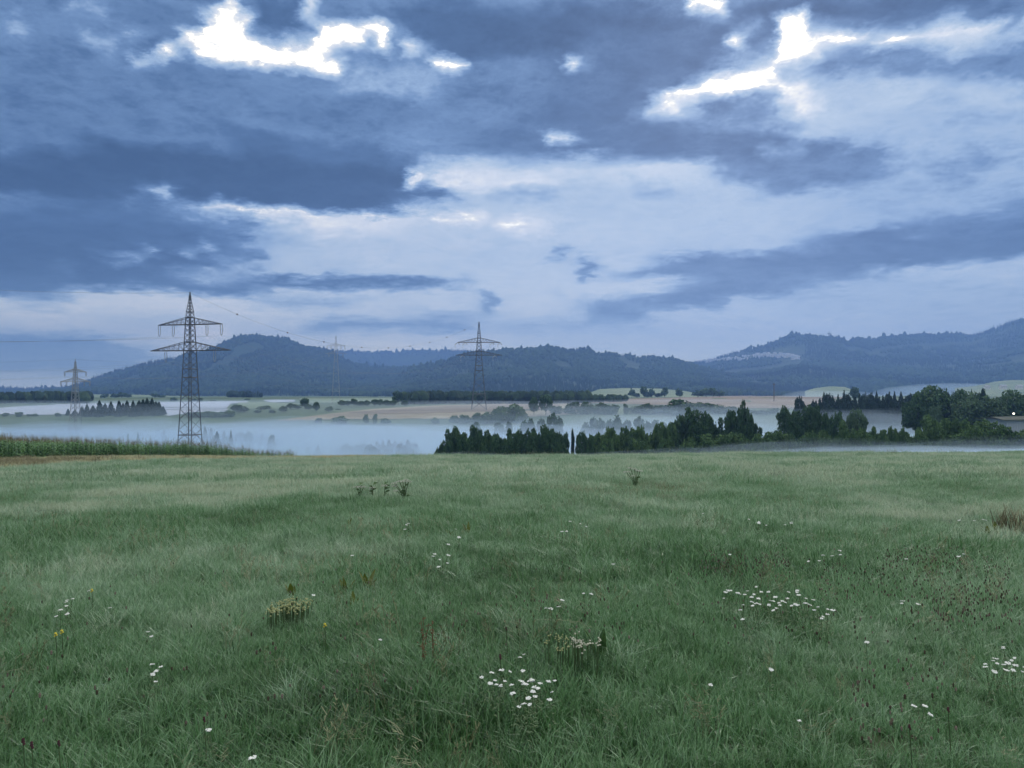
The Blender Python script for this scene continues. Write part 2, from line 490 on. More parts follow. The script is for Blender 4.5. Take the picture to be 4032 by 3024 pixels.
def field(name, mat, cols, lift=0.5, rows=10):
    """a field draped on the land: cols = [(px, v_far, v_near), ...]"""
    cols = np.array(cols, float)
    pxs = np.linspace(cols[0, 0], cols[-1, 0], max(8, int(abs(cols[-1, 0] - cols[0, 0]) / 4)))
    V = []
    for p in pxs:
        a = depth_at(p, np.interp(p, cols[:, 0], cols[:, 2])); b = depth_at(p, np.interp(p, cols[:, 0], cols[:, 1]))
        for t in np.linspace(0, 1, rows):
            y = a * (1 - t) + b * t
            x = px_x(p, y)
            V.append((x, y, float(ground_z(x, y)) + lift))
    o = mesh_obj(name, V, grid_faces(len(pxs), rows)[:, ::-1], (mat,))
    return tag(o, kind='structure')

field('stubble_field', M_STUBBLE, [(278, 421.0, 421.8), (330, 414.2, 420.3), (372, 409.5, 419.8), (430, 406.0, 419.5), (512, 403.8, 418.5), (590, 402.2, 414)], 0.28)
field('grain_field', M_RIPE, [(350, 413.5, 414.2), (400, 409.5, 414.5), (450, 406.6, 413.5), (512, 405.4, 411), (560, 405.0, 409)], 0.5)
field('stubble_field', M_RIPE, [(555, 400.8, 402.4), (620, 399.3, 404), (690, 397.4, 406), (740, 395.9, 408.5), (800, 395.6, 409), (850, 395.6, 407)], 0.28)
field('film_covered_field', M_FILM, [(-60, 409.3, 414.6), (0, 408.3, 415.0), (30, 406.2, 415.5), (55, 405.3, 415.5), (56, 404.6, 415.5), (100, 403.6, 413), (135, 403.6, 411)], 0.35)
field('film_covered_field', M_FILM, [(158, 402.4, 407.6), (205, 401.9, 408.4), (228, 401.6, 408.6), (229, 401.5, 404.2), (248, 401.4, 402.6)], 0.35)
field('film_covered_field', M_FILM, [(158, 408.2, 410.0), (228, 409.3, 410.5)], 0.35)
field('film_covered_field', M_FILM, [(160, 410.6, 414.0), (168, 410.7, 417), (178, 410.8, 415), (226, 411.1, 413.4)], 0.35)
field('film_covered_field', M_FILM, [(264, 400.0, 401.2), (271, 400.0, 403.0), (295, 399.9, 402.0)], 0.35)
field('pasture', M_CUTGREEN, [(300, 398.6, 404.0), (345, 398.4, 403.0), (400, 398.1, 400.8)], 0.35)
field('pasture', M_CUTGREEN, [(238, 403.0, 409.0), (262, 402.5, 409.0), (300, 404.0, 409.5)], 0.35)

# ------------------------------------------------------------------ hills
HILLS = {}
def hill(name, ridge, d_ridge, d_base, mat, tree_h=16.0, power=1.25, relief=0.10, step=3.0, back=1.5):
    ridge = np.array(ridge, float)
    pxs = np.arange(ridge[0, 0], ridge[-1, 0] + step, step)
    vr = np.interp(pxs, ridge[:, 0], ridge[:, 1])
    ts = np.concatenate([np.linspace(0, 1, 26), np.linspace(1.05, back, 6)])
    def surf(px, t):
        v = np.interp(px, ridge[:, 0], ridge[:, 1])
        dr = d_ridge * (1 + 0.05 * np.sin(px / 47.0))
        y = d_base + (dr - d_base) * t
        x = px_x(px, y)
        zr = v_z(v, dr) - tree_h * 0.8
        zb = ground_z(px_x(px, np.full_like(y, d_base)), np.full_like(y, d_base)) - 4.0
        tt = np.clip(t, 0, 1)
        prof = tt ** power * (1 - 0.18 * np.sin(math.pi * tt))
        h = np.maximum(zr - zb, 0)
        lump = (fbm(x / 420.0, y / 420.0, 4) - 0.5) * relief * 2 * h * np.sin(math.pi * tt)
        z = zb + h * prof + lump
        z = np.where(t > 1, zr - (t - 1) * (dr - d_base) * 0.22, z)
        return x, y, z
    P, T = np.meshgrid(pxs, ts, indexing='ij')
    X, Y, Z = surf(P, T)
    o = mesh_obj(name, np.stack([X, Y, Z], -1).reshape(-1, 3), grid_faces(len(pxs), len(ts))[:, ::-1], (mat,), smooth_shade=True)
    tag(o, kind='structure')
    HILLS[name] = (surf, ridge)
    return surf, ridge

R_A = [(40, 391), (62, 388), (81, 382), (92.6, 377.2), (115.7, 369.6), (127, 366.4), (144.7, 362.2), (168, 357.6), (185, 354), (202.5, 350), (214, 346), (226, 340.8), (237, 335.8), (249, 334), (256, 334.5), (273, 335.7), (285, 337.6), (294, 341), (306, 345.8), (321, 347.5), (331, 349.5), (343, 358), (354, 362.5), (372, 365.2), (395, 366), (415, 367), (432, 374), (450, 386), (470, 394)]
R_FAR = [(240, 356), (331, 350), (351, 350), (372, 351), (400, 350.8), (418, 350), (441, 349.8), (464, 349), (500, 350), (560, 352)]
R_B = [(350, 394), (380, 384), (402, 374), (414.5, 366), (430, 362.4), (441, 359), (453, 355), (464, 352.8), (475, 350), (487, 349.3), (511, 347.3), (529, 346.6), (545, 345.4), (558, 345.4), (576, 348.2), (584, 346.2), (593, 348.8), (602, 352), (609, 350.8), (616, 352.7), (628, 352.3), (639, 355), (651, 353), (662, 355.7), (674, 356.4), (680, 358.3), (691, 361.4), (705, 366), (730, 372), (765, 379), (800, 386), (840, 393)]
R_C = [(640, 378), (670, 368), (691, 362), (709, 359.6), (720, 355.2), (732, 351.6), (749, 347), (767, 344), (780, 339), (791, 334), (803, 334.6), (810, 334), (823, 335), (833, 336.6), (847, 340.8), (858, 336.7), (870, 339), (884, 336.2), (901, 335), (924, 332.7), (936, 334.4), (953, 332.7), (970, 334.3), (988, 329.6), (999, 325), (1011, 320), (1023, 318), (1060, 312), (1120, 318), (1200, 330), (1300, 345)]
R_PLAIN = [(-260, 388), (-120, 386), (0, 386.6), (30, 386.2), (60, 386.4), (110, 388), (160, 392)]
hill('far_plateau', R_FAR, 5900, 4700, M_HILL)
hill('low_rise', R_PLAIN, 4300, 3300, M_HILL)
hill('west_hill', R_A, 3700, 2100, M_HILL)
hill('east_hill', R_C, 4300, 2300, M_HILL, power=1.15)
hill('middle_hill', R_B, 3000, 1800, M_HILL)
hill('pasture_rise', [(585, 394), (600, 389), (625, 388), (660, 388.6), (685, 391), (700, 394)], 1500, 1050, M_CUTGREEN, 0.0, 1.0, 0.02)
hill('pasture_rise', [(70, 397), (90, 394.5), (120, 394.2), (160, 395.4), (200, 397)], 1700, 1200, M_CUTGREEN, 0.0, 1.0, 0.02)
hill('pasture_rise', [(955, 388), (975, 386), (995, 381.5), (1010, 380.2), (1040, 380), (1090, 384)], 1900, 1300, M_CUTGREEN, 0.0, 1.0, 0.02)
hill('pasture_rise', [(805, 391), (815, 388), (830, 386.3), (845, 387), (856, 391)], 1700, 1300, M_CUTGREEN, 0.0, 1.0, 0.02)

# ------------------------------------------------------------------ scattering (far woods, grass): real meshes on points
def scatter(name, pts, rotz, scale, var, tint, sources, tilt=None):
    """one object; each point carries one of the source meshes"""
    n = len(pts)
    me = bpy.data.meshes.new(name)
    me.vertices.add(n)
    me.vertices.foreach_set('co', np.asarray(pts, np.float32).ravel())
    def attr(nm, ty, data, key='value'):
        a = me.attributes.new(nm, ty, 'POINT')
        a.data.foreach_set(key, np.ascontiguousarray(data).ravel())
    rv = np.zeros((n, 3), np.float32); rv[:, 2] = rotz
    if tilt is not None: rv[:, :2] = tilt
    attr('rot', 'FLOAT_VECTOR', rv, 'vector')
    sc = np.asarray(scale, np.float32)
    if sc.ndim == 1: sc = np.repeat(sc[:, None], 3, 1)
    attr('size', 'FLOAT_VECTOR', sc, 'vector')
    attr('var', 'INT', np.asarray(var, np.int32))
    attr('tint', 'FLOAT', np.asarray(tint, np.float32))
    o = link(bpy.data.objects.new(name, me))
    g = bpy.data.node_groups.new(name + '_scatter', 'GeometryNodeTree')
    g.interface.new_socket('Geometry', in_out='INPUT', socket_type='NodeSocketGeometry')
    g.interface.new_socket('Geometry', in_out='OUTPUT', socket_type='NodeSocketGeometry')
    N, L = g.nodes, g.links
    gi = N.new('NodeGroupInput'); go = N.new('NodeGroupOutput'); jn = N.new('GeometryNodeJoinGeometry')
    def named(nm, ty):
        a = N.new('GeometryNodeInputNamedAttribute'); a.data_type = ty
        a.inputs['Name'].default_value = nm
        return a.outputs['Attribute']
    rot = named('rot', 'FLOAT_VECTOR'); siz = named('size', 'FLOAT_VECTOR'); vr = named('var', 'INT')
    e2r = N.new('FunctionNodeEulerToRotation'); L.new(rot, e2r.inputs[0])
    for k, src in enumerate(sources):
        cmp = N.new('FunctionNodeCompare'); cmp.data_type = 'INT'; cmp.operation = 'EQUAL'
        ins = [s for s in cmp.inputs if s.type == 'INT']
        L.new(vr, ins[0]); ins[1].default_value = k
        oi = N.new('GeometryNodeObjectInfo'); oi.inputs['Object'].default_value = src
        oi.inputs['As Instance'].default_value = True
        ip = N.new('GeometryNodeInstanceOnPoints')
        L.new(gi.outputs[0], ip.inputs['Points']); L.new(cmp.outputs[0], ip.inputs['Selection'])
        L.new(oi.outputs['Geometry'], ip.inputs['Instance'])
        L.new(e2r.outputs[0], ip.inputs['Rotation']); L.new(siz, ip.inputs['Scale'])
        L.new(ip.outputs[0], jn.inputs[0])
    L.new(jn.outputs[0], go.inputs[0])
    md = o.modifiers.new('scatter', 'NODES'); md.node_group = g
    return o

def far_tree_source(k):
    """small canopy shapes for woods a kilometre and more away (1 m high, 1 m wide)"""
    r = np.random.default_rng(50 + k)
    V, Fc = [], []
    if k < 2:                                    # spruce
        tiers = 3
        for t in range(tiers):
            z0 = 0.02 + 0.30 * t; z1 = min(1.0, z0 + 0.48); rr = 0.42 * (1 - 0.30 * t)
            b = len(V); n = 6
            for i in range(n):
                a = 2 * math.pi * i / n + r.random()
                V.append((rr * r.uniform(0.75, 1.1) * math.cos(a), rr * r.uniform(0.75, 1.1) * math.sin(a), z0 + r.uniform(-0.04, 0.04)))
            V.append((0, 0, z1))
            Fc += [(b + i, b + (i + 1) % n, b + n) for i in range(n)]
    else:                                        # broadleaf
        rings = [(0.05, 0.12), (0.22, 0.40), (0.50, 0.50), (0.78, 0.36), (0.95, 0.14)]
        n = 7
        for z, rr in rings:
            for i in range(n):
                a = 2 * math.pi * (i + r.uniform(-0.3, 0.3)) / n
                q = rr * r.uniform(0.72, 1.15)
                V.append((q * math.cos(a), q * math.sin(a), z + r.uniform(-0.05, 0.05)))
        for j in range(len(rings) - 1):
            for i in range(n):
                Fc.append((j * n + i, j * n + (i + 1) % n, (j + 1) * n + (i + 1) % n, (j + 1) * n + i))
        Fc.append(tuple((len(rings) - 1) * n + i for i in range(n)))
    me = bpy.data.meshes.new('canopy_tree'); me.from_pydata(V, [], Fc); me.materials.append(M_FARTREE)
    return bpy.data.objects.new('canopy_tree', me)
FAR_SRC = [far_tree_source(k) for k in range(5)]

def clear_at(x, y, s=150.0, thr=0.60):
    return fbm(x / s + 31, y / (s * 1.5) + 7, 3) < thr
def hill_forest(hname, n, n_ridge, hlo, hhi, conifer=0.5, t0=0.02, thr=0.60, gaps=None):
    surf, ridge = HILLS[hname]
    lo, hi = max(ridge[0, 0], -120), min(ridge[-1, 0], 1150)
    px = rng.uniform(lo, hi, n); t = rng.uniform(t0, 1.0, n) ** 0.9
    pr = rng.uniform(lo, hi, n_ridge); tr = rng.uniform(0.965, 1.01, n_ridge)
    x, y, z = surf(np.concatenate([px, pr]), np.concatenate([t, tr]))
    keep = clear_at(x, y, thr=thr); keep[n:] = True
    P = np.concatenate([px, pr]); T = np.concatenate([t, tr])
    if gaps is not None: keep &= ~gaps(P, T)
    x, y, z = x[keep], y[keep], z[keep]; m = len(x)
    h = rng.uniform(hlo, hhi, m) * (0.7 + 0.6 * fbm(x / 130, y / 130, 2))
    con = (fbm(x / 240 + 3, y / 240, 2) + rng.uniform(-0.12, 0.12, m)) < conifer
    w = np.where(con, h * rng.uniform(0.42, 0.6, m), h * rng.uniform(0.75, 1.1, m))
    var = np.where(con, rng.integers(0, 2, m), rng.integers(2, 5, m))
    rim = np.concatenate([np.zeros(n, bool), np.ones(n_ridge, bool)])[keep]
    h = np.where(rim & (rng.random(m) < 0.12), h * 1.7, h)
    tint = np.where(con, rng.uniform(-0.7, -0.1, m), rng.uniform(-0.3, 0.5, m))
    o = scatter('forest', np.stack([x, y, z - 1], -1), rng.uniform(0, 6.28, m), np.stack([w, w, h], -1), var, tint, FAR_SRC)
    return tag(o, kind='stuff')
def gap_c(P, T):
    # the pasture under the crest and the village slope
    a = (np.abs(P - 925) < 60) & (np.abs(T - (0.86 + (P - 925) * 0.0007)) < 0.03)
    b = (P > 694) & (P < 800) & (T > 0.50 + (P - 694) * 0.0005) & (T < 0.64 + (P - 694) * 0.0005)
    return a | b
hill_forest('far_plateau', 3500, 700, 14, 22, 0.45)
hill_forest('low_rise', 3000, 500, 12, 18, 0.45)
hill_forest('west_hill', 15000, 1100, 12, 19, 0.48, thr=0.66)
hill_forest('east_hill', 22000, 1100, 13, 20, 0.48, thr=0.67, gaps=gap_c)
hill_forest('middle_hill', 13000, 800, 10, 16, 0.40, thr=0.67)

def wood(pts_fn, n, hlo, hhi, conifer):
    x, y = pts_fn(n)
    z = ground_z(x, y)
    h = rng.uniform(hlo, hhi, n)
    con = rng.random(n) < conifer
    w = np.where(con, h * rng.uniform(0.4, 0.55, n), h * rng.uniform(0.7, 1.0, n))
    o = scatter('wood', np.stack([x, y, z - 0.5], -1), rng.uniform(0, 6.28, n), np.stack([w, w, h], -1),
                np.where(con, rng.integers(0, 2, n), rng.integers(2, 5, n)), rng.uniform(-0.5, 0.4, n), FAR_SRC)
    return tag(o, kind='stuff')
def strip(p0, p1, y0, y1):
    def fn(n):
        p = rng.uniform(p0, p1, n); y = rng.uniform(y0, y1, n)
        y = y + 18 * np.sin(p / 23.0)
        return px_x(p, y), y
    return fn
wood(strip(-90, 88, 640, 720), 420, 8, 12, 0.6)
wood(strip(404, 588, 625, 700), 520, 8.5, 12.5, 0.35)
wood(strip(588, 626, 640, 700), 90, 5, 8, 0.2)
wood(strip(228, 262, 1150, 1250), 60, 8, 12, 0.5)

# ------------------------------------------------------------------ pylons and lines
M_STEEL = material('galvanised_steel', [(0.3, (0.045, 0.052, 0.062)), (0.7, (0.085, 0.092, 0.105))], 0.4, 4, 0.55, 0.5)
M_PALESTEEL = material('pale_steel', [(0.3, (0.20, 0.22, 0.24)), (0.7, (0.30, 0.32, 0.33))], 0.4, 4, 0.55, 0.5)  # light on the small pylon and haze on the far one, as colour
M_GLASSINS = material('insulator_porcelain', [(0.3, (0.16, 0.18, 0.20)), (0.7, (0.28, 0.31, 0.33))], 1.0, 3, 0.3, 0.5)
M_CABLE = material('aluminium_cable', [(0.3, (0.12, 0.13, 0.15)), (0.7, (0.18, 0.19, 0.21))], 0.2, 3, 0.5, 0.5)
M_BALL = material('marker_red', [(0.3, (0.07, 0.035, 0.04)), (0.7, (0.10, 0.05, 0.05))], 0.8, 3, 0.5, 0.4)

def bars_mesh(name, bars, mat):
    V, Fc = [], []
    for p, q, th in bars:
        p = Vector(p); q = Vector(q)
        d = (q - p)
        if d.length < 1e-5: continue
        d.normalize()
        a = d.orthogonal().normalized(); b = d.cross(a)
        base = len(V)
        for e in (p, q):
            for s, t in ((-1, -1), (1, -1), (1, 1), (-1, 1)):
                V.append(tuple(e + a * (s * th / 2) + b * (t * th / 2)))
        Fc += [(base, base + 1, base + 5, base + 4), (base + 1, base + 2, base + 6, base + 5), (base + 2, base + 3, base + 7, base + 6), (base + 3, base, base + 4, base + 7), (base + 3, base + 2, base + 1, base), (base + 4, base + 5, base + 6, base + 7)]
    me = bpy.data.meshes.new(name); me.from_pydata(V, [], Fc); me.materials.append(mat)
    return me
def part(name, me, root, kind=None):
    o = bpy.data.objects.new(name, me)
    link(o, root)
    if kind: o['kind'] = kind
    return o

def pylon(label, x, y, z0, H, rz, wtab, arm1, arm2, hang, k=1.0, steel=None, tension=False, group=None, bar=1.0):
    """lattice mast: wtab = [(metres below the top, body width)], arms = (drop, apex drop, half span)"""
    steel = steel or M_STEEL
    root = tag(empty('pylon', (x, y, z0), rz), label, 'pylon', group)
    wt = np.array(wtab, float)
    def w(z): return float(np.interp(H - z, wt[:, 0], wt[:, 1])) / 2
    LEG, BR, CH = 0.29 * bar, 0.115 * bar, 0.20 * bar
    # panels from the foot up
    zs = [0.0]
    while zs[-1] < H - 1.2:
        zs.append(min(H - 0.2, zs[-1] + max(1.1, 1.15 * 2 * w(zs[-1]) * 0.62)))
    for sx, sy in ((-1, -1), (1, -1), (1, 1), (-1, 1)):
        bars = []
        for a, b in zip(zs, zs[1:]):
            th = LEG * (1.0 if b < H - arm1[1] else 0.6)
            bars.append(((sx * w(a), sy * w(a), a - (0.8 if a == 0 else 0)), (sx * w(b), sy * w(b), b), th))
        part('leg', bars_mesh('leg', bars, steel), root)
    bars = []
    cs = [(-1, -1), (1, -1), (1, 1), (-1, 1)]
    for i, (a, b) in enumerate(zip(zs, zs[1:])):
        for f in range(4):
            c0 = cs[f]; c1 = cs[(f + 1) % 4]
            bars.append(((c0[0] * w(a), c0[1] * w(a), a), (c1[0] * w(b), c1[1] * w(b), b), BR))
            if i % 2 == 0 or a > H - arm2[0]:
                bars.append(((c1[0] * w(a), c1[1] * w(a), a), (c0[0] * w(b), c0[1] * w(b), b), BR * 0.8))
    part('bracing', bars_mesh('bracing', bars, steel), root, 'stuff')
    bars = []
    for zz in (H - arm1[0], H - arm1[1], H - arm2[0], H - arm2[1], H - 6.8 * k, H - 27 * k, H - 30 * k, H * 0.18):
        for f in range(4):
            c0 = cs[f]; c1 = cs[(f + 1) % 4]; ww = w(zz) * 1.06
            bars.append(((c0[0] * ww, c0[1] * ww, zz), (c1[0] * ww, c1[1] * ww, zz), CH * 1.1))
    part('ring_frame', bars_mesh('ring_frame', bars, steel), root, 'stuff')
    tips = []
    for ai, (drop, apex, span) in enumerate((arm1, arm2)):
        zb = H - drop; za = H - apex
        bars = []
        for sx in (-1, 1):
            for sy in (-1, 1):
                bars.append(((sx * w(zb), sy * w(zb), zb), (sx * span, sy * 0.25, zb), CH))
                bars.append(((sx * w(za), sy * w(za), za), (sx * span, sy * 0.25, zb), CH * 0.8))
            n = 7
            for i in range(n):
                t0, t1 = i / n, (i + 1) / n
                def lo(t, sy): return (sx * (w(zb) + (span - w(zb)) * t), sy * (w(zb) * (1 - t) + 0.25 * t), zb)
                def hi(t, sy): return (sx * (w(za) + (span - w(za)) * t), sy * (w(za) * (1 - t) + 0.25 * t), za + (zb - za) * t)
                for sy in (-1, 1):
                    bars.append((lo(t0, sy), hi(t1, sy), BR)); bars.append((hi(t1, sy), lo(t1, sy), BR))
                bars.append((lo(t0, -1), lo(t1, 1), BR))
        arm_o = part('cross_arm', bars_mesh('cross_arm', bars, steel), root)
        for hx in hang[ai]:
            for s in (-1, 1):
                L = 4.1 * k
                if tension:
                    # strings drawn out along the line, a loose loop of cable under them
                    bars = [((s * hx, 0, zb), (s * hx - 1.6, -3.4 * k, zb - 1.6 * k), 0.36), ((s * hx, 0, zb), (s * hx + 1.0, 3.6 * k, zb - 1.2 * k), 0.30),
                            ((s * hx - 1.6, -3.4 * k, zb - 1.6 * k), (s * hx - 1.5, -1.5, zb - 3.4 * k), 0.10), ((s * hx - 1.5, -1.5, zb - 3.4 * k), (s * hx - 1.2, 1.2, zb - 3.3 * k), 0.10)]
                else:
                    bars = [((s * hx - 0.42 * k, 0, zb), (s * hx - 0.42 * k, 0, zb - L * 0.8), 0.17), ((s * hx + 0.42 * k, 0, zb), (s * hx + 0.42 * k, 0, zb - L * 0.8), 0.17),
                            ((s * hx - 0.42 * k, 0, zb - L * 0.8), (s * hx, 0, zb - L), 0.14), ((s * hx + 0.42 * k, 0, zb - L * 0.8), (s * hx, 0, zb - L), 0.14)]
                part('insulator', bars_mesh('insulator', bars, M_GLASSINS), arm_o)
                tips.append((s * hx, 0, zb - (L if not tension else 1.6 * k), ai))
    part('mast_tip', bars_mesh('mast_tip', [((0, 0, H - 2.6 * k), (0, 0, H + 0.2), 0.42 * k), ((0, 0, H - 2.7 * k), (0, 0, H - 2.2 * k), 0.8 * k)], steel), root)
    c, s_ = math.cos(rz), math.sin(rz)
    return [(x + c * t[0], y + s_ * t[0], z0 + t[2], t[3]) for t in tips] + [(x, y, z0 + H, 9)]

def foot(px, y):
    x = px_x(px, y)
    return x, y, float(ground_z(x, y))
x1, y1_, z1 = foot(190, 264)
H1 = v_z(292.7, 264) - z1
P1 = pylon('tall dark lattice pylon with two wide cross arms rising behind the maize', x1, y1_, z1, H1, math.radians(-14),
           [(0, 0.35), (2.6, 0.6), (6.8, 1.75), (11.3, 2.2), (20.5, 2.9), (30, 3.6), (52, 5.5), (62, 6.7)],
           (11.3, 8.8, 12.9), (20.5, 17.5, 16.2), ((6.9, 12.7), (10.0,)), group='pylons of the power lines')
x3, y3_, z3 = foot(479, 463)
H3 = v_z(322.2, 463) - z3
P3 = pylon('dark lattice pylon standing in the pale stubble before the wooded middle hill', x3, y3_, z3, H3, math.radians(2),
           [(0, 0.35), (2.6, 0.7), (6.8, 1.7), (11.3, 2.2), (20.5, 3.2), (34, 5.4), (46, 7.5), (55, 9.6), (62, 10.2)],
           (12.6, 9.8, 13.4), (20.5, 18.0, 14.6), ((8.4, 13.2), (10.0,)), tension=True, group='pylons of the power lines', bar=1.15)
x2, y2_, z2 = foot(75.3, 345)
H2 = v_z(359.3, 345) - z2
P2 = pylon('small pale pylon half sunk in fog left of the tall pylon', x2, y2_, z2, H2, math.radians(-6),
           [(0, 0.3), (5.9, 1.1), (10.4, 1.5), (20, 2.4), (30, 3.6), (42, 4.6)],
           (5.9, 4.4, 5.4), (10.4, 8.6, 7.4), ((5.3,), (4.4, 7.2)), k=0.5, steel=M_PALESTEEL, group='pylons of the power lines', bar=0.8)
x4, y4_, z4 = foot(336, 650)
H4 = v_z(336, 650) - z4
P4 = pylon('faint far pylon before the saddle between the left and middle hills', x4, y4_, z4, H4, math.radians(8),
           [(0, 0.3), (5, 1.2), (8.7, 1.7), (15, 2.2), (40, 5.0), (60, 7.0)],
           (8.7, 6.6, 7.8), (15.5, 13.2, 9.4), ((4.2, 7.6), (6.0,)), k=0.75, steel=M_PALESTEEL, group='pylons of the power lines', bar=0.38)

def wire_points(a, b, sag, n=40):
    t = np.linspace(0, 1, n)
    return [(a[0] + (b[0] - a[0]) * u, a[1] + (b[1] - a[1]) * u, a[2] + (b[2] - a[2]) * u - 4 * sag * u * (1 - u)) for u in t]
def wire_mesh(name, pts, r):
    V, Fc = [], []
    n = len(pts)
    for i, p in enumerate(pts):
        d = Vector(pts[min(i + 1, n - 1)]) - Vector(pts[max(i - 1, 0)])
        d.normalize()
        a = d.cross(Vector((0, 0, 1))).normalized(); b = a.cross(d)
        for k in range(4):
            an = k * math.pi / 2
            V.append(tuple(Vector(p) + a * (r * math.cos(an)) + b * (r * math.sin(an))))
    for i in range(n - 1):
        for k in range(4):
            Fc.append((i * 4 + k, i * 4 + (k + 1) % 4, i * 4 + 4 + (k + 1) % 4, i * 4 + 4 + k))
    me = bpy.data.meshes.new(name); me.from_pydata(V, [], Fc); me.materials.append(M_CABLE)
    return me
def wire(label, a, b, sag, r=0.016, name='cable', group='cables strung between the pylons'):
    o = link(bpy.data.objects.new(name, wire_mesh(name, wire_points(a, b, sag), r)))
    return tag(o, label, 'cable', group)

# earth wire with its marker balls
pts = wire_points(P1[-1], P3[-1], 17.8, 60)
ew = tag(empty('earth_wire', P1[-1][:3]), 'thin top wire strung with marker balls between the two dark pylons', 'cable', 'cables strung between the pylons')
def shifted(pts, o): return [(p[0] - o[0], p[1] - o[1], p[2] - o[2]) for p in pts]
part('wire', wire_mesh('wire', shifted(pts, P1[-1]), 0.035), ew)
import bmesh
bm = bmesh.new(); bmesh.ops.create_icosphere(bm, subdivisions=2, radius=0.32)
ball_me = bpy.data.meshes.new('marker_ball'); bm.to_mesh(ball_me); bm.free(); ball_me.materials.append(M_BALL)
for u in (0.10, 0.225, 0.33, 0.455, 0.555, 0.645, 0.735, 0.82, 0.915):
    q = (P1[-1][0] + (P3[-1][0] - P1[-1][0]) * u, P1[-1][1] + (P3[-1][1] - P1[-1][1]) * u, P1[-1][2] + (P3[-1][2] - P1[-1][2]) * u - 4 * 17.8 * u * (1 - u))
    b = part('marker_ball', ball_me, ew)
    b.location = shifted([q], P1[-1])[0]
P0 = (-300.0, 150.0)
wire('thin top wire running from the tall pylon out of view', P1[-1], (P0[0], P0[1], 44), 7.0, 0.035, 'earth_wire')
up1 = [p for p in P1 if p[3] == 0]; lo1 = [p for p in P1 if p[3] == 1]
up3 = [p for p in P3 if p[3] == 0]; lo3 = [p for p in P3 if p[3] == 1]
tipname = ['left inner', 'right inner', 'left outer', 'right outer']
for i, (a, b) in enumerate(zip(up1, up3)):
    wire(f'power cable sagging from the upper arm, {tipname[i]} insulator, to the stubble pylon', a, b, 15.5)
    wire(f'power cable leaving the upper arm, {tipname[i]} insulator, away from the stubble pylon', a, (P0[0] + (a[0] - x1) * 0.9, P0[1] + (a[1] - y1_) * 0.9 + i, 24.0), 6.6)
for i, (a, b) in enumerate(zip(lo1, lo3)):
    wire(f'power cable sagging from the lower arm, {("left", "right")[i]} insulator, to the stubble pylon', a, b, 14)
    wire(f'power cable leaving the lower arm, {("left", "right")[i]} insulator, away from the stubble pylon', a, (P0[0] + (a[0] - x1) * 0.9, P0[1], 13.0), 6.2)
for i, a in enumerate([p for p in P2 if p[3] in (0, 9)]):
    wire(f'thin cable running from the small pylon out of view, {("left arm", "right arm", "mast top")[i]}', a, (a[0] - 190, a[1] - 40, a[2] + 2), 3.5, 0.022)
    b = [p for p in P4 if p[3] in (0, 9)][(i, i, 4)[i]]
    wire(f'thin cable from the small pylon towards the far pylon, {("left arm", "right arm", "mast top")[i]}', a, b, 9, 0.022)

# ------------------------------------------------------------------ trees
def leaf_quads(P, Nrm, size, r, flat=0.5):
    """leaf sprays: a quad at every point, facing roughly outwards"""
    n = len(P)
    d = Nrm * flat + r.normal(size=(n, 3)) * 0.6
    d /= np.linalg.norm(d, axis=1, keepdims=True) + 1e-9
    a = np.cross(d, r.normal(size=(n, 3))); a /= np.linalg.norm(a, axis=1, keepdims=True) + 1e-9
    b = np.cross(d, a)
    s = (size * r.uniform(0.55, 1.35, n))[:, None]
    q = s * r.uniform(0.5, 0.9, n)[:, None]
    return np.stack([P - a * s, P + b * q, P + a * s, P - b * q], 1).reshape(-1, 3)
def crown_mesh(name, lobes, n, size, seed, mat):
    """lobes: (x, y, z, rx, ry, rz, share)"""
    r = np.random.default_rng(seed)
    sh = np.array([l[6] if len(l) > 6 else (l[3] * l[5] + l[4] * l[5] + l[3] * l[4]) for l in lobes]); sh = sh / sh.sum()
    P, Nn = [], []
    for l, s in zip(lobes, sh):
        m = max(4, int(n * s))
        d = r.normal(size=(m, 3)); d /= np.linalg.norm(d, axis=1, keepdims=True)
        # clumps: the surface bulges and gapes
        ph = r.uniform(0, 6, 6)
        bulge = 1 + 0.16 * np.sin(4 * d[:, 0] + ph[0]) * np.sin(5 * d[:, 2] + ph[1]) + 0.14 * np.sin(7 * d[:, 1] + ph[2]) * np.sin(6 * d[:, 2] + ph[3]) + 0.08 * np.sin(13 * d[:, 0] + ph[4]) * np.sin(11 * d[:, 2] + ph[5])
        rad = (0.45 + 0.55 * r.random(m) ** 0.45) * bulge
        P.append(np.array(l[:3]) + d * rad[:, None] * np.array(l[3:6])); Nn.append(d)
    P = np.concatenate(P); Nn = np.concatenate(Nn)
    me = quad_mesh(name, leaf_quads(P, Nn, size, r), len(P))
    me.materials.append(mat)
    return me
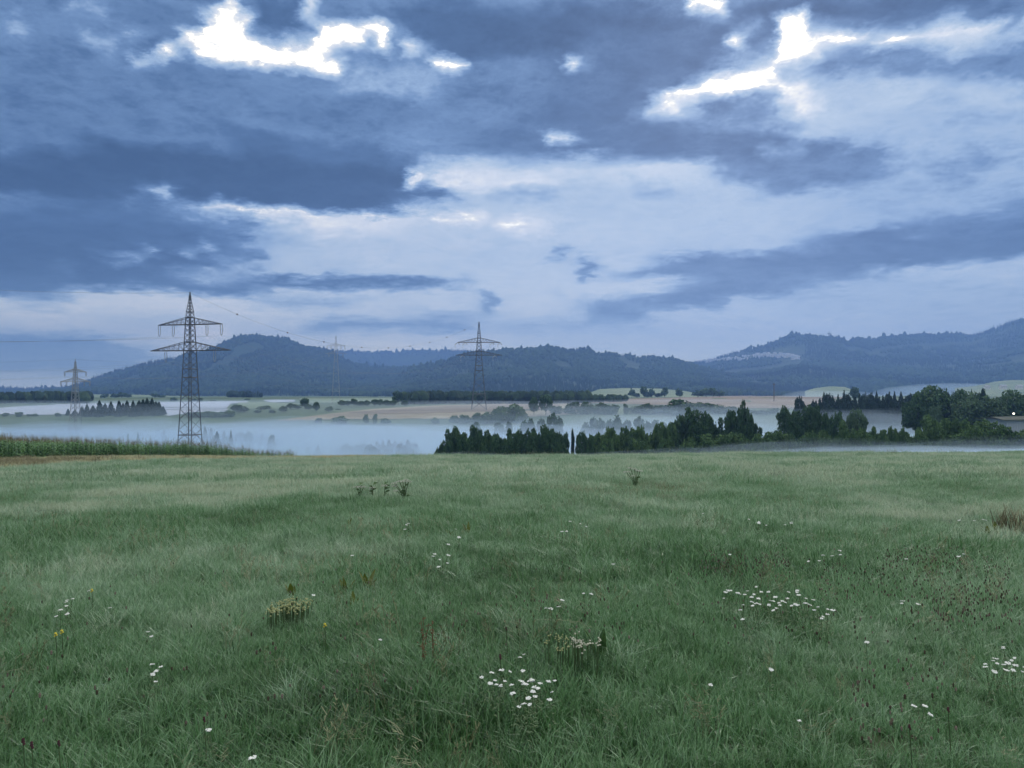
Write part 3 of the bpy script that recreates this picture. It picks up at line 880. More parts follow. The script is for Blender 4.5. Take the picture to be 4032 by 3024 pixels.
def trunk_mesh(name, r0, h, limbs, seed, mat):
    r = np.random.default_rng(seed)
    V, Fc = [], []
    def tube(p, q, ra, rb, n=6):
        p = Vector(p); q = Vector(q); d = (q - p).normalized(); a = d.orthogonal().normalized(); b = d.cross(a); base = len(V)
        for e, rr in ((p, ra), (q, rb)):
            for k in range(n):
                t = 2 * math.pi * k / n
                V.append(tuple(e + a * rr * math.cos(t) + b * rr * math.sin(t)))
        for k in range(n):
            Fc.append((base + k, base + (k + 1) % n, base + n + (k + 1) % n, base + n + k))
    pts = [(0, 0, -0.04)]
    for i in range(1, 5):
        pts.append((r.uniform(-.02, .02), r.uniform(-.02, .02), h * i / 4))
    for i in range(4):
        tube(pts[i], pts[i + 1], r0 * (1 - 0.2 * i), r0 * (1 - 0.2 * (i + 1)))
    for k in range(limbs):
        i = r.integers(1, 4); a = r.uniform(0, 6.28); L = r.uniform(0.18, 0.34)
        p = pts[i]; q = (p[0] + math.cos(a) * L, p[1] + math.sin(a) * L, p[2] + r.uniform(0.12, 0.28))
        tube(p, q, r0 * 0.45, r0 * 0.15, 5)
    me = bpy.data.meshes.new(name); me.from_pydata(V, [], Fc); me.materials.append(mat)
    return me

PROTO = {}
def proto(kind, fine, k, mat):
    """unit trees: one metre high and one metre wide, to be sized in place"""
    key = (kind, fine, k, mat.name)
    if key in PROTO: return PROTO[key]
    seed = 100 + 7 * k + len(kind) * 31
    r = np.random.default_rng(seed)
    n = {2: 5200, 1: 1700, 0: 380}[fine]
    sz = {2: 0.027, 1: 0.042, 0: 0.085}[fine]
    if kind == 'poplar':
        # a broad column: several upright clumps side by side, blunt and uneven at the top
        lobes = []
        for zz, rr in ((0.16, 0.40), (0.32, 0.43), (0.48, 0.42), (0.64, 0.39), (0.78, 0.34)):
            lobes.append((r.uniform(-.06, .06), r.uniform(-.06, .06), zz, rr, rr, 0.14))
        a0 = r.uniform(0, 6.28)
        for i in range(3):
            a = a0 + i * 2.09 + r.uniform(-.4, .4); q = r.uniform(0.12, 0.22); zt_ = (0.99, 0.93, 0.88)[i]
            lobes.append((math.cos(a) * q, math.sin(a) * q, zt_ - 0.10, r.uniform(0.20, 0.27), r.uniform(0.20, 0.27), 0.10))
        for i in range(7):
            a = r.uniform(0, 6.28); lobes.append((math.cos(a) * 0.38, math.sin(a) * 0.38, r.uniform(0.15, 0.8), 0.14, 0.14, 0.07))
        th = 0.8
    elif kind == 'round':
        lobes = [(0, 0, 0.56, 0.38, 0.38, 0.36)]
        for i in range(9):
            a = r.uniform(0, 6.28); zz = r.uniform(0.3, 0.82); q = 0.32 * math.sqrt(max(0.05, 1 - ((zz - 0.5) / 0.45) ** 2))
            lobes.append((math.cos(a) * q, math.sin(a) * q, zz, r.uniform(0.13, 0.22), r.uniform(0.13, 0.22), r.uniform(0.10, 0.18)))
        th = 0.6
    elif kind == 'bush':
        lobes = [(0, 0, 0.36, 0.42, 0.42, 0.42)]
        for i in range(9):
            a = r.uniform(0, 6.28); q = r.uniform(0.12, 0.36); zz = r.uniform(0.2, 0.86) * (1 - 0.6 * q)
            lobes.append((math.cos(a) * q, math.sin(a) * q, zz, r.uniform(0.12, 0.22), r.uniform(0.12, 0.22), r.uniform(0.10, 0.2)))
        th = 0.45
    elif kind == 'ragged':
        lobes = [(0, 0, 0.26, 0.36, 0.36, 0.26), (0.05, 0, 0.48, 0.30, 0.30, 0.22)]
        for i in range(6):
            a = i * 1.047 + r.uniform(-.4, .4); q = r.uniform(0.14, 0.36); zt_ = (1.0, 0.80, 0.92, 0.70, 0.86, 0.76)[i] - 0.15 * (q > 0.3)
            rr = r.uniform(0.13, 0.19)
            lobes.append((math.cos(a) * q, math.sin(a) * q, zt_ - 0.11, rr, rr, 0.11))
            lobes.append((math.cos(a) * q * 0.9, math.sin(a) * q * 0.9, zt_ - 0.27, rr * 0.85, rr * 0.85, 0.13))
        th = 0.7
    if kind == 'spruce':
        tiers = {2: 20, 1: 17, 0: 11}[fine]
        P, Nn = [], []
        for t in range(tiers):
            f = t / (tiers - 1)
            rr = 0.5 * (1 - f) ** 0.72 + 0.03
            m = int(n * 0.9 * (rr / 0.5) * 2 / tiers) + 8
            a = r.uniform(0, 6.28, m); q = rr * r.uniform(0.25, 1.0, m) ** 0.7 * (1 + 0.2 * np.sin(a * 5 + t))
            zz = 0.05 + f * 0.92 - q * 0.16 + r.normal(size=m) * 0.02
            P.append(np.stack([q * np.cos(a), q * np.sin(a), zz], 1)); Nn.append(np.stack([np.cos(a) * 0.5, np.sin(a) * 0.5, np.ones(m)], 1))
        P = np.concatenate(P); Nn = np.concatenate(Nn)
        crown = quad_mesh('crown', leaf_quads(P, Nn, sz * 1.25, r, 0.8), len(P)); crown.materials.append(mat)
        trunk = trunk_mesh('trunk', 0.035, 0.9, 0, seed, M_BARK)
    else:
        crown = crown_mesh('crown', lobes, n, sz * (1.15 if kind != 'bush' else 1.3), seed, mat)
        trunk = trunk_mesh('trunk', 0.035 if kind != 'bush' else 0.025, th, 4 if kind != 'bush' else 3, seed, M_BARK)
    PROTO[key] = (crown, trunk)
    return PROTO[key]

ORD = ['first', 'second', 'third', 'fourth', 'fifth', 'sixth', 'seventh', 'eighth', 'ninth', 'tenth', 'eleventh', 'twelfth', 'thirteenth', 'fourteenth', 'fifteenth', 'sixteenth', 'seventeenth', 'eighteenth', 'nineteenth', 'twentieth']
ORD += ['twenty-' + o for o in ORD[:9]] + ['thirtieth'] + ['thirty-' + o for o in ORD[:9]] + ['fortieth'] + ['forty-' + o for o in ORD[:9]] + ['fiftieth'] + ['fifty-' + o for o in ORD[:9]] + ['sixtieth'] + ['sixty-' + o for o in ORD[:9]]
TREE_N = 0
def tree(name, label, cat, group, kind, px, vtop, wpx, D, fine=1, mat=None, sink=0.3):
    global TREE_N
    TREE_N += 1
    mat = mat or {'spruce': M_SPRUCE, 'bush': M_SHRUB}.get(kind, M_LEAF)
    x = px_x(px, D); zg = float(ground_z(x, D)) - sink
    h = max(1.2, v_z(vtop, D) - zg)
    w = max(0.6, wpx / F * D) * {'poplar': 1.38 if fine == 2 else 1.1, 'spruce': 1.25, 'bush': 1.3, 'ragged': 1.15}.get(kind, 1.15)
    h *= {'bush': 1.2, 'round': 1.05}.get(kind, 1.0)
    root = tag(empty(name, (x, D, zg), (TREE_N * 2.399) % 6.283), label, cat, group)
    crown, trunk = proto(kind, fine, TREE_N % 4, mat)
    # the crown mesh reaches a little past its unit box
    for nm, me, s in (('crown', crown, (w * 0.98, w * 0.98, h * 0.99)), ('trunk', trunk, (max(w, h * 0.25) * 0.8, max(w, h * 0.25) * 0.8, h))):
        o = part(nm, me, root); o.scale = s
    return root
def knobbly(items, k=0):
    return [(t[0], t[1], t[2] + 4.5, t[3] if len(t) > 3 else 0, 'ragged') if (i + k) % 3 != 2 and (len(t) < 5 or t[4] == 'poplar') else t for i, t in enumerate(items)]
def grove(name, cat, group, label, kind, items, D, fine=1, mat=None, jitter=0.0):
    """trees of one stand; label gets an ordinal counted from the left of the stand"""
    items = sorted(items, key=lambda t: t[0])
    for i, it in enumerate(items):
        k = it[4] if len(it) > 4 else kind
        d = (it[3] if len(it) > 3 and it[3] else D) + random.uniform(-jitter, jitter)
        tree(name if k != 'spruce' else ('spruce' if name == 'tree' else name), label.format(n=ORD[i]), cat, group, k, it[0], it[1], it[2], d, fine, mat)

# --- the hedge beyond the meadow's crest
grove('poplar', 'tree', 'dark poplars of the hedge beyond the meadow', '{n} from the left of the dark poplars closing the hedge beside the fog', 'poplar',
      knobbly([(439, 447, 7), (447, 428.5, 10), (455, 425, 10), (463, 427.5, 10), (469, 432, 9), (475, 423.6, 10), (482, 428.5, 9), (489, 425.5, 11), (498, 432.5, 10),
       (507, 428, 10), (513, 433, 8), (519, 428.5, 10), (528, 425.3, 10), (537, 428, 11), (546, 423.6, 12), (555, 424, 11), (561, 431, 8), (565.5, 431, 6)]), 192, 2, None, 5)
grove('thicket', 'shrub', 'thicket under the hedge poplars', '{n} from the left of the dark thicket shrubs under the left hedge poplars', 'bush',
      [(441, 448, 10), (449, 440, 15), (458, 436, 16), (467, 437, 15), (476, 435, 16), (485, 436, 15), (493, 439, 13), (507, 438, 12), (515, 438, 14), (523, 437, 14), (532, 436, 15), (541, 435, 15), (550, 434, 15), (559, 437, 13), (587, 445, 8)], 188, 2, M_LEAF, 3)
tree('poplar', 'very thin dark pencil-shaped poplar alone in a gap of the hedge', 'tree', None, 'poplar', 572.6, 427.5, 3.2, 190, 2, M_SPRUCE)
grove('young_tree', 'tree', 'slim young trees in the hedge gap', '{n} from the left of three slim young trees right of the pencil poplar', 'poplar',
      [(579, 431, 6), (584.5, 430.5, 6), (590, 434.5, 8)], 190, 2, M_LEAF, 2)
grove('shrub', 'shrub', 'dense green shrubs of the hedge', '{n} from the left of the dense shrubs between the young trees and the tall one', 'bush',
      [(598, 434, 16), (605, 429, 15), (615, 427.5, 15), (624, 431, 15), (634, 430, 16), (644, 427, 16), (652, 430, 14), (660, 425.5, 15), (668, 424, 13)], 196, 2, M_SHRUB, 6)
tree('sapling', 'lone sapling top sticking up out of the dense hedge shrubs', 'tree', None, 'poplar', 626.8, 425, 4.5, 196, 2)
grove('hedge_tree', 'tree', 'tall dark trees in the middle of the hedge', '{n} from the left in the tallest clump of trees in mid hedge', 'round',
      [(673, 419.5, 13, 204, 'poplar'), (682, 413.5, 13, 206, 'poplar'), (695, 406.3, 24), (702, 414, 18), (708, 410.8, 12, 205, 'poplar'), (713, 422, 13)], 203, 2, None, 3)
grove('ragged_tree', 'tree', 'ragged trees with tall separate tops in the hedge', '{n} from the left of the ragged tops right of the tallest clump', 'poplar',
      knobbly([(722.6, 417, 11), (730.5, 409, 11), (737, 402, 11), (747, 399.3, 8), (744, 414, 14), (752.5, 416, 6), (757, 421.5, 7), (735, 421, 20, 0, 'bush')], 1), 205, 2, None, 2)
grove('hedge_poplar', 'tree', 'dark poplars at the right end of the hedge', '{n} from the left of the dark poplars before the spruce wood', 'poplar',
      knobbly([(776, 430, 8), (784, 404.6, 11), (793, 406.6, 10), (803, 402.6, 12), (812, 403.6, 11), (820, 404.6, 11), (827, 408.6, 8), (831, 420, 9)], 1), 212, 2, None, 3)
tree('hedge_tree', 'small round dark tree between the poplars and the pale round tree', 'tree', None, 'round', 837.6, 410.3, 13, 214, 2)
tree('lime_tree', 'pale round tree standing alone at the right end of the hedge', 'tree', None, 'round', 857, 406.4, 20, 216, 2, M_LEAF_PALE)
grove('low_shrub', 'shrub', 'low shrubs along the foot of the hedge', '{n} from the left of the low shrubs in mist along the hedge foot', 'bush',
      [(594, 443, 12), (608, 441, 16), (640, 440, 18), (664, 438, 16), (690, 437, 18), (706, 436, 18), (724, 434, 20), (742, 434, 16), (758, 433, 16), (770, 434, 16), (786, 433, 18),
       (806, 432, 18), (824, 430, 18), (842, 423, 12), (848, 431, 18), (866, 429, 16), (873, 426, 10), (884, 432, 16), (893, 428, 9), (900, 428, 9), (908, 432, 16), (918, 432, 14)], 186, 2, M_SHRUB, 5)
grove('right_bush', 'bush', 'bright green bushes before the farm trees', '{n} from the left of the bright bushes under the big farm trees', 'bush',
      [(924, 427, 15), (934, 416, 20), (939, 428, 20), (946, 421, 15), (957, 420, 16), (958, 431, 22), (969, 419, 18), (975, 430, 20), (986, 421, 18), (990, 432, 22), (998, 424, 18), (1007, 429, 16), (1012, 432, 22), (1020, 431, 18), (1024, 434, 20), (1034, 431, 20), (1048, 430, 22)], 188, 2, M_SHRUB, 5)
# --- trees by the barn on the right
tree('broad_tree', 'biggest broad dark tree at the left end of the farm trees', 'tree', 'farm trees', 'round', 931, 383, 40, 282, 2)
tree('broad_tree', 'lower dark tree leaning out left of the biggest farm tree', 'tree', 'farm trees', 'round', 917, 395, 26, 280, 2)
tree('spruce', 'slim dark spruce right against the biggest farm tree', 'tree', 'farm trees', 'spruce', 946.5, 394, 12, 278, 2)
tree('broad_tree', 'small pale tree in front of the biggest farm tree', 'tree', 'farm trees', 'round', 934.6, 404, 14, 268, 2, M_LEAF_PALE)
tree('broad_tree', 'dark tree behind the pale domed farm tree', 'tree', 'farm trees', 'round', 961, 386.6, 25, 300, 2)
tree('broad_tree', 'pale grey-green domed tree second in size among the farm trees', 'tree', 'farm trees', 'round', 969.6, 393, 31, 270, 2, M_LEAF_PALE)
tree('spruce', 'nearly black spruce between the two pale farm trees', 'tree', 'farm trees', 'spruce', 983, 387.6, 14, 296, 2)
tree('broad_tree', 'pale domed tree just left of the lit lamp', 'tree', 'farm trees', 'round', 995, 395, 27, 272, 2, M_LEAF_PALE)
tree('broad_tree', 'large dark tree towering behind the lit lamp', 'tree', 'farm trees', 'round', 1011, 387.4, 33, 306, 2)
tree('broad_tree', 'dark tree behind the barn roof at the picture edge', 'tree', 'farm trees', 'round', 1029, 390, 26, 304, 2)
tree('broad_tree', 'dark tree filling the gap behind the nearly black spruce', 'tree', 'farm trees', 'round', 978, 390, 25, 318, 2)
# --- spruce wood behind the hedge
sp = [(801, 393, 8), (813, 397, 7), (824, 390.5, 8), (831.6, 390, 8), (837, 392.5, 7), (844.4, 390.5, 8), (850, 393, 7), (855, 394, 6), (861, 393.5, 8), (866, 392, 6), (870, 390.5, 8), (877, 390, 8), (882, 393, 6), (888, 390, 8), (895, 392, 7),
      (902, 392, 7), (909, 391.5, 8), (917, 391, 8), (924, 391, 8), (932, 392, 8), (940, 391, 8), (949, 390, 8), (956, 391, 8), (964, 390, 8), (972, 390, 8)]
sp = [(a + random.uniform(-1.5, 1.5), b + random.uniform(-0.8, 2.6), c * random.uniform(0.85, 1.4)) for a, b, c in sp]
sp += [(797 + 3.9 * i + random.uniform(-1, 1), 395 + random.uniform(0, 5) + (5 if i < 6 else 0), 11, 372) for i in range(32)]
sp = [t if (i * 7) % 10 > 3 or len(t) > 3 else (t[0], t[1] + 0.8, t[2] + 1.5, 0, 'round') for i, t in enumerate(sp)]
grove('spruce', 'tree', 'spruces of the wood behind the hedge', '{n} tree from the left in the dark wood behind the hedge', 'spruce', sp, 385, 1, M_SPRUCE, 4)
tree('field_tree', 'lone round tree showing over the spruce wood', 'tree', None, 'round', 855, 386, 9.5, 690, 1)
# --- trees in the valley fog
grove('fog_spruce', 'tree', 'spruces dim in the fog behind the meadow', '{n} from the left of the dim spruces in fog left of the poplars', 'spruce',
      [(308, 446, 7), (318, 445.5, 9), (330, 449, 5), (344, 444.5, 9), (350, 446, 9), (357, 444, 10), (364, 442.5, 10), (371, 443, 10), (377, 441, 10), (383, 441, 9), (389, 439.5, 10), (395, 440.5, 10), (401, 442, 9), (408, 439.5, 10), (414, 442, 9)] + [(341 + 3.6 * i, 446 + 2.5 * math.sin(i * 2.1), 12, 292 + 9 * math.sin(i * 1.3), 'round') for i in range(21)], 300, 1, M_SPRUCE, 9)
grove('fog_tree', 'tree', 'trees dim in the fog beside the tall pylon', '{n} from the left of the dim trees in fog around the tall pylon', 'spruce',
      [(100, 434, 6), (128, 434, 5), (138, 433, 5), (164, 430, 6), (205, 425.5, 7), (211, 428, 8), (217, 431, 10), (224, 430.5, 7), (231, 430, 5), (240, 431, 10, 0, 'round'), (249, 431, 10, 0, 'round'), (262, 434, 8), (271, 434.5, 9, 0, 'round'), (228, 436, 12, 0, 'round'), (214, 436, 12, 0, 'round'), (278, 438, 10, 0, 'round')], 322, 1, None, 22)
grove('fog_tree', 'tree', 'trees dim in the fog behind the hedge', '{n} from the left of the dim trees in fog behind the hedge', 'round',
      [(476, 420.5, 10), (499, 421.5, 10), (509, 421, 8), (524, 419, 9), (531, 417, 9), (541, 417.5, 8), (553, 412.5, 13), (560, 415, 8), (586, 421, 10), (594, 416, 9), (600, 417.5, 10), (609, 418, 10), (617, 413.5, 10), (627, 419, 9), (640, 416, 12), (648, 420, 9), (656, 419, 12), (664, 422, 10)], 345, 1, None, 8)
# --- fields beyond the fog
grove('spruce', 'tree', 'dark conifers beside the film covered field', '{n} from the left of the dark conifers left of the tall pylon', 'spruce',
      [(68, 408.4, 4), (75, 409.5, 6), (82, 406, 6), (87, 404, 7), (93, 405, 7), (99.5, 400.3, 8), (105, 403, 7), (111, 401.5, 8), (119, 400, 7), (123, 403, 7), (127, 400, 7), (133, 400.5, 8), (139, 400, 8), (143, 399, 8), (147, 397.5, 8), (152, 398, 8), (156, 401, 7), (159, 401.5, 7), (163, 406, 6)], 436, 1, M_SPRUCE, 5)
grove('field_bush', 'bush', 'bushes along the film covered field', '{n} from the left of the small bushes in front of the pale film', 'bush',
      [(5, 413, 6), (19, 412.2, 6), (30, 414, 5), (35, 413.5, 5), (58, 413, 5), (196, 412, 16), (205, 411.2, 10), (214, 411.5, 10), (222, 412, 12), (230, 411, 9)], 432, 1, None, 2)
grove('field_tree', 'tree', 'bushes and trees on the fields left of the stubble', '{n} from the left of the trees between film and stubble fields', 'round',
      [(237, 404, 12, 455), (244, 406, 10, 452), (257, 410, 8, 450), (264, 405.5, 14, 470), (272, 410, 7, 450), (283, 405.5, 8, 452), (291, 403, 9, 480), (297, 404, 8, 480), (304.5, 397.3, 9, 500), (309, 404, 8, 470), (316, 401.3, 7.5, 452), (329, 406.3, 8, 455), (338, 409, 6, 470)], 455, 1)
grove('hedgerow_tree', 'tree', 'hedgerow along the top of the stubble', '{n} from the left in the hedgerow leading to the long wood', 'round',
      [(341.6, 399.8, 8), (348, 400.5, 8), (354.4, 398.4, 8), (361, 400.5, 8), (367, 400, 8), (374.6, 398.8, 8), (380, 399, 7), (387, 399.5, 8), (393, 399.8, 8), (398, 390.3, 11, 600), (405, 400, 7)], 545, 1, None, 6)
grove('field_bush', 'bush', 'bushes on the near edge of the stubble', '{n} from the left of the bushes along the foggy edge of the stubble', 'bush',
      [(318.5, 418, 7), (340.5, 416, 15), (366, 414.8, 5), (375, 414.3, 4), (385.6, 418.5, 9), (435, 417.5, 7), (455, 416, 10), (465, 415, 10), (476, 412.5, 9), (487, 412, 13), (496, 409.5, 14), (506, 406.3, 22), (518, 404, 15)], 408, 1, None, 3)
tree('field_tree', 'smaller of the two round trees standing before the long wood', 'tree', None, 'round', 534, 396, 10, 430, 1)
tree('field_tree', 'bigger bushy one of the two trees standing before the long wood', 'tree', None, 'round', 545.8, 393.8, 13, 432, 1)
grove('field_bush', 'bush', 'bushes along the lower edge of the grain field', '{n} from the left of the bushes edging the brown grain field', 'bush',
      [(556, 406, 12), (572, 401.8, 15), (586, 401.8, 13), (600, 403.6, 17), (612, 405, 13), (626, 403.6, 5), (637, 406, 14), (648.6, 404.2, 16), (662, 405.5, 14), (672, 404, 14), (679, 399.4, 25), (688, 404, 18), (700, 402.8, 18), (714.5, 403.6, 20), (730, 406.4, 16), (744, 408.5, 14), (760, 410, 14), (773, 408, 11)], 436, 1, M_LEAF, 3)
grove('far_tree', 'tree', 'trees on the far green pasture', '{n} from the left of the far trees on the pale green pasture', 'round',
      [(631.8, 388.6, 6.5), (637, 393, 8), (644, 386, 8), (648, 392.5, 9), (652, 388, 6), (658, 393, 9), (664.8, 387, 7), (679, 388.6, 7.5), (698, 390.5, 12), (706, 388, 12), (713, 387.6, 8), (720, 391, 10)], 1030, 0, None, 12)
grove('far_tree', 'tree', 'trees on the far left pasture', '{n} from the left of the far trees beyond the film fields', 'round',
      [(32, 402.5, 7, 640), (68, 402.5, 5, 640), (104.7, 393.6, 8), (115, 393.4, 9), (121.5, 392.4, 11), (128, 394, 9), (155, 393.4, 8), (162, 395, 7), (174, 397.3, 6.5, 700), (194, 398.5, 7, 700), (200, 398, 6, 700), (213, 400, 6, 700), (247, 398.5, 6, 800)], 1150, 0, None, 10)
print('trees', TREE_N)

# ------------------------------------------------------------------ village, barn, lamp, masts
M_WALL = material('rendered_wall', [(0.3, (0.66, 0.65, 0.63)), (0.7, (0.80, 0.79, 0.77))], 0.3, 3, 0.9, 0.1)
M_ROOF = material('roof_tiles', [(0.3, (0.26, 0.28, 0.31)), (0.7, (0.42, 0.44, 0.47))], 0.4, 3, 0.8, 0.2)
M_GLASS = material('window_glass', [(0.3, (0.03, 0.04, 0.05)), (0.7, (0.06, 0.07, 0.09))], 1.0, 2, 0.15, 0.6)
M_SHEET = material('sheet_metal_roof', [(0.3, (0.30, 0.34, 0.40)), (0.7, (0.38, 0.43, 0.49))], 0.5, 4, 0.45, 0.5, stretch=(4, 0.3, 1))
M_BARNROOF = material('mossy_roof', [(0.3, (0.045, 0.055, 0.042)), (0.7, (0.085, 0.095, 0.075))], 0.6, 4, 0.85, 0.2)
M_TIMBER = material('weathered_timber', [(0.3, (0.08, 0.07, 0.055)), (0.7, (0.15, 0.13, 0.10))], 2.0, 4, 0.9, 0.1, stretch=(3, 3, 0.3))
def box_v(x0, x1, y0, y1, z0, z1):
    return [(x0, y0, z0), (x1, y0, z0), (x1, y1, z0), (x0, y1, z0), (x0, y0, z1), (x1, y0, z1), (x1, y1, z1), (x0, y1, z1)]
BOXF = [(3, 2, 1, 0), (4, 5, 6, 7), (0, 1, 5, 4), (1, 2, 6, 5), (2, 3, 7, 6), (3, 0, 4, 7)]
def simple_mesh(name, V, Fc, mat):
    me = bpy.data.meshes.new(name); me.from_pydata(V, [], Fc); me.materials.append(mat); return me
def house_meshes(w, d, h, rh):
    wall = simple_mesh('wall', box_v(-w / 2, w / 2, -d / 2, d / 2, -2, h) + [(-w / 2, 0, h + rh * 0.98), (w / 2, 0, h + rh * 0.98)],
                       [(3, 2, 1, 0), (0, 1, 5, 4), (2, 3, 7, 6), (1, 2, 6, 9, 5), (3, 0, 4, 8, 7)], M_WALL)
    e = 0.6
    V = [(-w / 2 - e, -d / 2 - e, h - 0.5), (w / 2 + e, -d / 2 - e, h - 0.5), (w / 2 + e, 0, h + rh + 0.2), (-w / 2 - e, 0, h + rh + 0.2), (w / 2 + e, d / 2 + e, h - 0.5), (-w / 2 - e, d / 2 + e, h - 0.5)]
    V += [(v[0], v[1], v[2] + 0.3) for v in V]
    roof = simple_mesh('roof', V, [(0, 1, 2, 3), (3, 2, 4, 5), (9, 8, 7, 6), (11, 10, 8, 9), (0, 6, 7, 1), (4, 10, 11, 5), (1, 7, 8, 2), (2, 8, 10, 4), (5, 11, 9, 3), (3, 9, 6, 0)], M_ROOF)
    wins = []
    for i in range(3):
        cx = -w / 2 + w * (i + 0.5) / 3
        wins.append(simple_mesh('window', box_v(cx - 0.6, cx + 0.6, -d / 2 - 0.06, -d / 2 + 0.05, h * 0.35, h * 0.35 + 1.4), BOXF, M_GLASS))
    return wall, roof, wins
HM = [house_meshes(13, 9, 5.5, 3.6), house_meshes(17, 10, 6.5, 4.0), house_meshes(10, 9, 6.0, 4.2)]
def house(label, x, y, z, k, rz, group, name='house'):
    root = tag(empty(name, (x, y, z), rz), label, 'house', group)
    wall, roof, wins = HM[k]
    part('wall', wall, root); part('roof', roof, root)
    for wn in wins: part('window', wn, root)
    return root
surfC, ridgeC = HILLS['east_hill']
def hill_at(hname, px, v):
    surf, _ = HILLS[hname]
    ts = np.linspace(0.0, 1.0, 400)
    x, y, z = surf(np.full(400, px), ts)
    vv = 384 - (z - CZ) * F / y
    i = int(np.argmin(np.abs(vv - v)))
    return float(x[i]), float(y[i]), float(z[i])
rv = np.random.default_rng(11)
hp = []
for i in range(44):
    p = 697 + 102 * (i + 0.5) / 44
    v = np.interp(p, [697, 720, 745, 760, 780, 799], [362.5, 361, 359.5, 357.0, 356.8, 358.6]) + rv.uniform(-1.7, 1.7) * (0.5 if p < 740 else 1.0)
    hp.append((p + rv.uniform(-1, 1), v))
hp.sort()
for i, (p, v) in enumerate(hp):
    x, y, z = hill_at('east_hill', p, v)
    hv = house(f'{ORD[i]} house from the left in the village on the wooded slope', x, y, z + 1.0, int(rv.integers(0, 3)), rv.uniform(-0.7, 0.7), 'houses of the hillside village'); hv.scale = (1.55, 1.55, 1.55)
for i, p in enumerate((987, 1003, 1019)):
    y = 1260.0 + 12 * i; x = px_x(p, y)
    hs_ = house(('white house at the foot of the green pasture, nearest the farm trees', 'middle one of three white houses below the green pasture', 'white house below the green pasture, nearest the picture edge')[i],
          x, y, v_z(388.6, y), (0, 1, 1)[i], 0.15 * i - 0.1, 'white houses below the green pasture'); hs_.scale = (0.62, 0.62, 0.62)

# summit tower
x, y, z = hill_at('east_hill', 829, 337.5)
st = tag(empty('summit_tower', (x, y, z - 2)), 'small lattice tower with a cross arm on the wooded ridge', 'tower')
part('mast', bars_mesh('mast', [((-3, 0, 0), (0, 0, 34), 1.6), ((3, 0, 0), (0, 0, 34), 1.6), ((0, 0, 30), (0, 0, 40), 2.0), ((-2, 0, 10), (2, 0, 10), 1.0)], M_STEEL), st)
part('cross_arm', bars_mesh('cross_arm', [((-10, 0, 29), (10, 0, 29), 2.6), ((-6, 0, 25), (6, 0, 25), 1.4)], M_STEEL), st)
# slim pole by the grain field
x = px_x(774, 640); z = float(ground_z(x, 640))
pm = tag(empty('wooden_pole', (x, 640, z)), 'thin lone pole beside the brown grain field', 'pole')
part('shaft', bars_mesh('shaft', [((0, 0, -1), (0, 0, 16), 0.5)], M_TIMBER), pm)
part('crossbar', bars_mesh('crossbar', [((-1.3, 0, 14.6), (1.3, 0, 14.6), 0.3)], M_TIMBER), pm)

# barn at the right edge, with its sheet roof
bx, by = px_x(1019.0, 250), 250.0
bz = float(ground_z(bx, by))
bn = tag(empty('barn', (bx, by, bz), 0.12), 'low barn with a grey-blue wall under farm trees', 'barn')
zt = max(v_z(419.5, by) - bz, 2.6)
part('wall', simple_mesh('wall', box_v(-4.6, 9.0, 0, 10, -6, zt), BOXF, M_SHEET), bn)
part('roof', simple_mesh('roof', [(-6.4, -0.8, zt - 0.25), (9.6, -0.8, zt - 0.05), (9.6, 5.2, zt + 0.75), (-6.0, 5.2, zt + 0.5), (9.6, 11, zt - 0.05), (-6.4, 11, zt - 0.25), (-6.4, -0.8, zt - 0.05), (9.6, -0.8, zt + 0.15), (9.6, 5.2, zt + 0.95), (-6.0, 5.2, zt + 0.7), (9.6, 11, zt + 0.15), (-6.4, 11, zt - 0.05)],
     [(3, 2, 1, 0), (5, 4, 2, 3), (6, 7, 8, 9), (9, 8, 10, 11), (0, 1, 7, 6), (4, 5, 11, 10), (1, 2, 8, 7), (2, 4, 10, 8), (5, 3, 9, 11), (3, 0, 6, 9)], M_BARNROOF), bn)
rails = [((-4.62 + i * 0.9, -0.03, -5.9), (-4.62 + i * 0.9, -0.03, zt - 0.4), 0.06) for i in range(16)]
part('wall_rib', bars_mesh('wall_rib', rails, M_SHEET), bn, 'stuff')
# lit lamp over the yard
ly = 262.0; lx = px_x(1013.2, ly); lz = v_z(413.6, ly)
M_LAMP = bpy.data.materials.new('lit_lamp'); M_LAMP.use_nodes = True
_b = M_LAMP.node_tree.nodes['Principled BSDF']
_b.inputs['Base Color'].default_value = (0.9, 0.9, 0.7, 1); _b.inputs['Emission Color'].default_value = (1.0, 0.95, 0.72, 1); _b.inputs['Emission Strength'].default_value = 9.0
gz = float(ground_z(lx, ly))
lp = tag(empty('street_lamp', (lx, ly, gz)), 'lit yard lamp glowing yellow above the barn', 'street lamp')
part('post', bars_mesh('post', [((0, 0.3, -0.5), (0, 0.3, lz - gz + 0.3), 0.12), ((0, 0.3, lz - gz + 0.3), (0, -0.1, lz - gz + 0.38), 0.09)], M_STEEL), lp)
bm = bmesh.new(); bmesh.ops.create_icosphere(bm, subdivisions=2, radius=0.25); lm = bpy.data.meshes.new('lamp_bulb'); bm.to_mesh(lm); bm.free(); lm.materials.append(M_LAMP)
lb = part('lamp_bulb', lm, lp); lb.location = (0, -0.25, lz - gz); lb.scale = (1, 1, 0.8)
part('lamp_hood', simple_mesh('lamp_hood', [(-0.42, -0.65, lz - gz + 0.28), (0.42, -0.65, lz - gz + 0.28), (0.42, 0.2, lz - gz + 0.28), (-0.42, 0.2, lz - gz + 0.28), (0, -0.2, lz - gz + 0.55)], [(0, 1, 4), (1, 2, 4), (2, 3, 4), (3, 0, 4), (3, 2, 1, 0)], M_STEEL), lp)

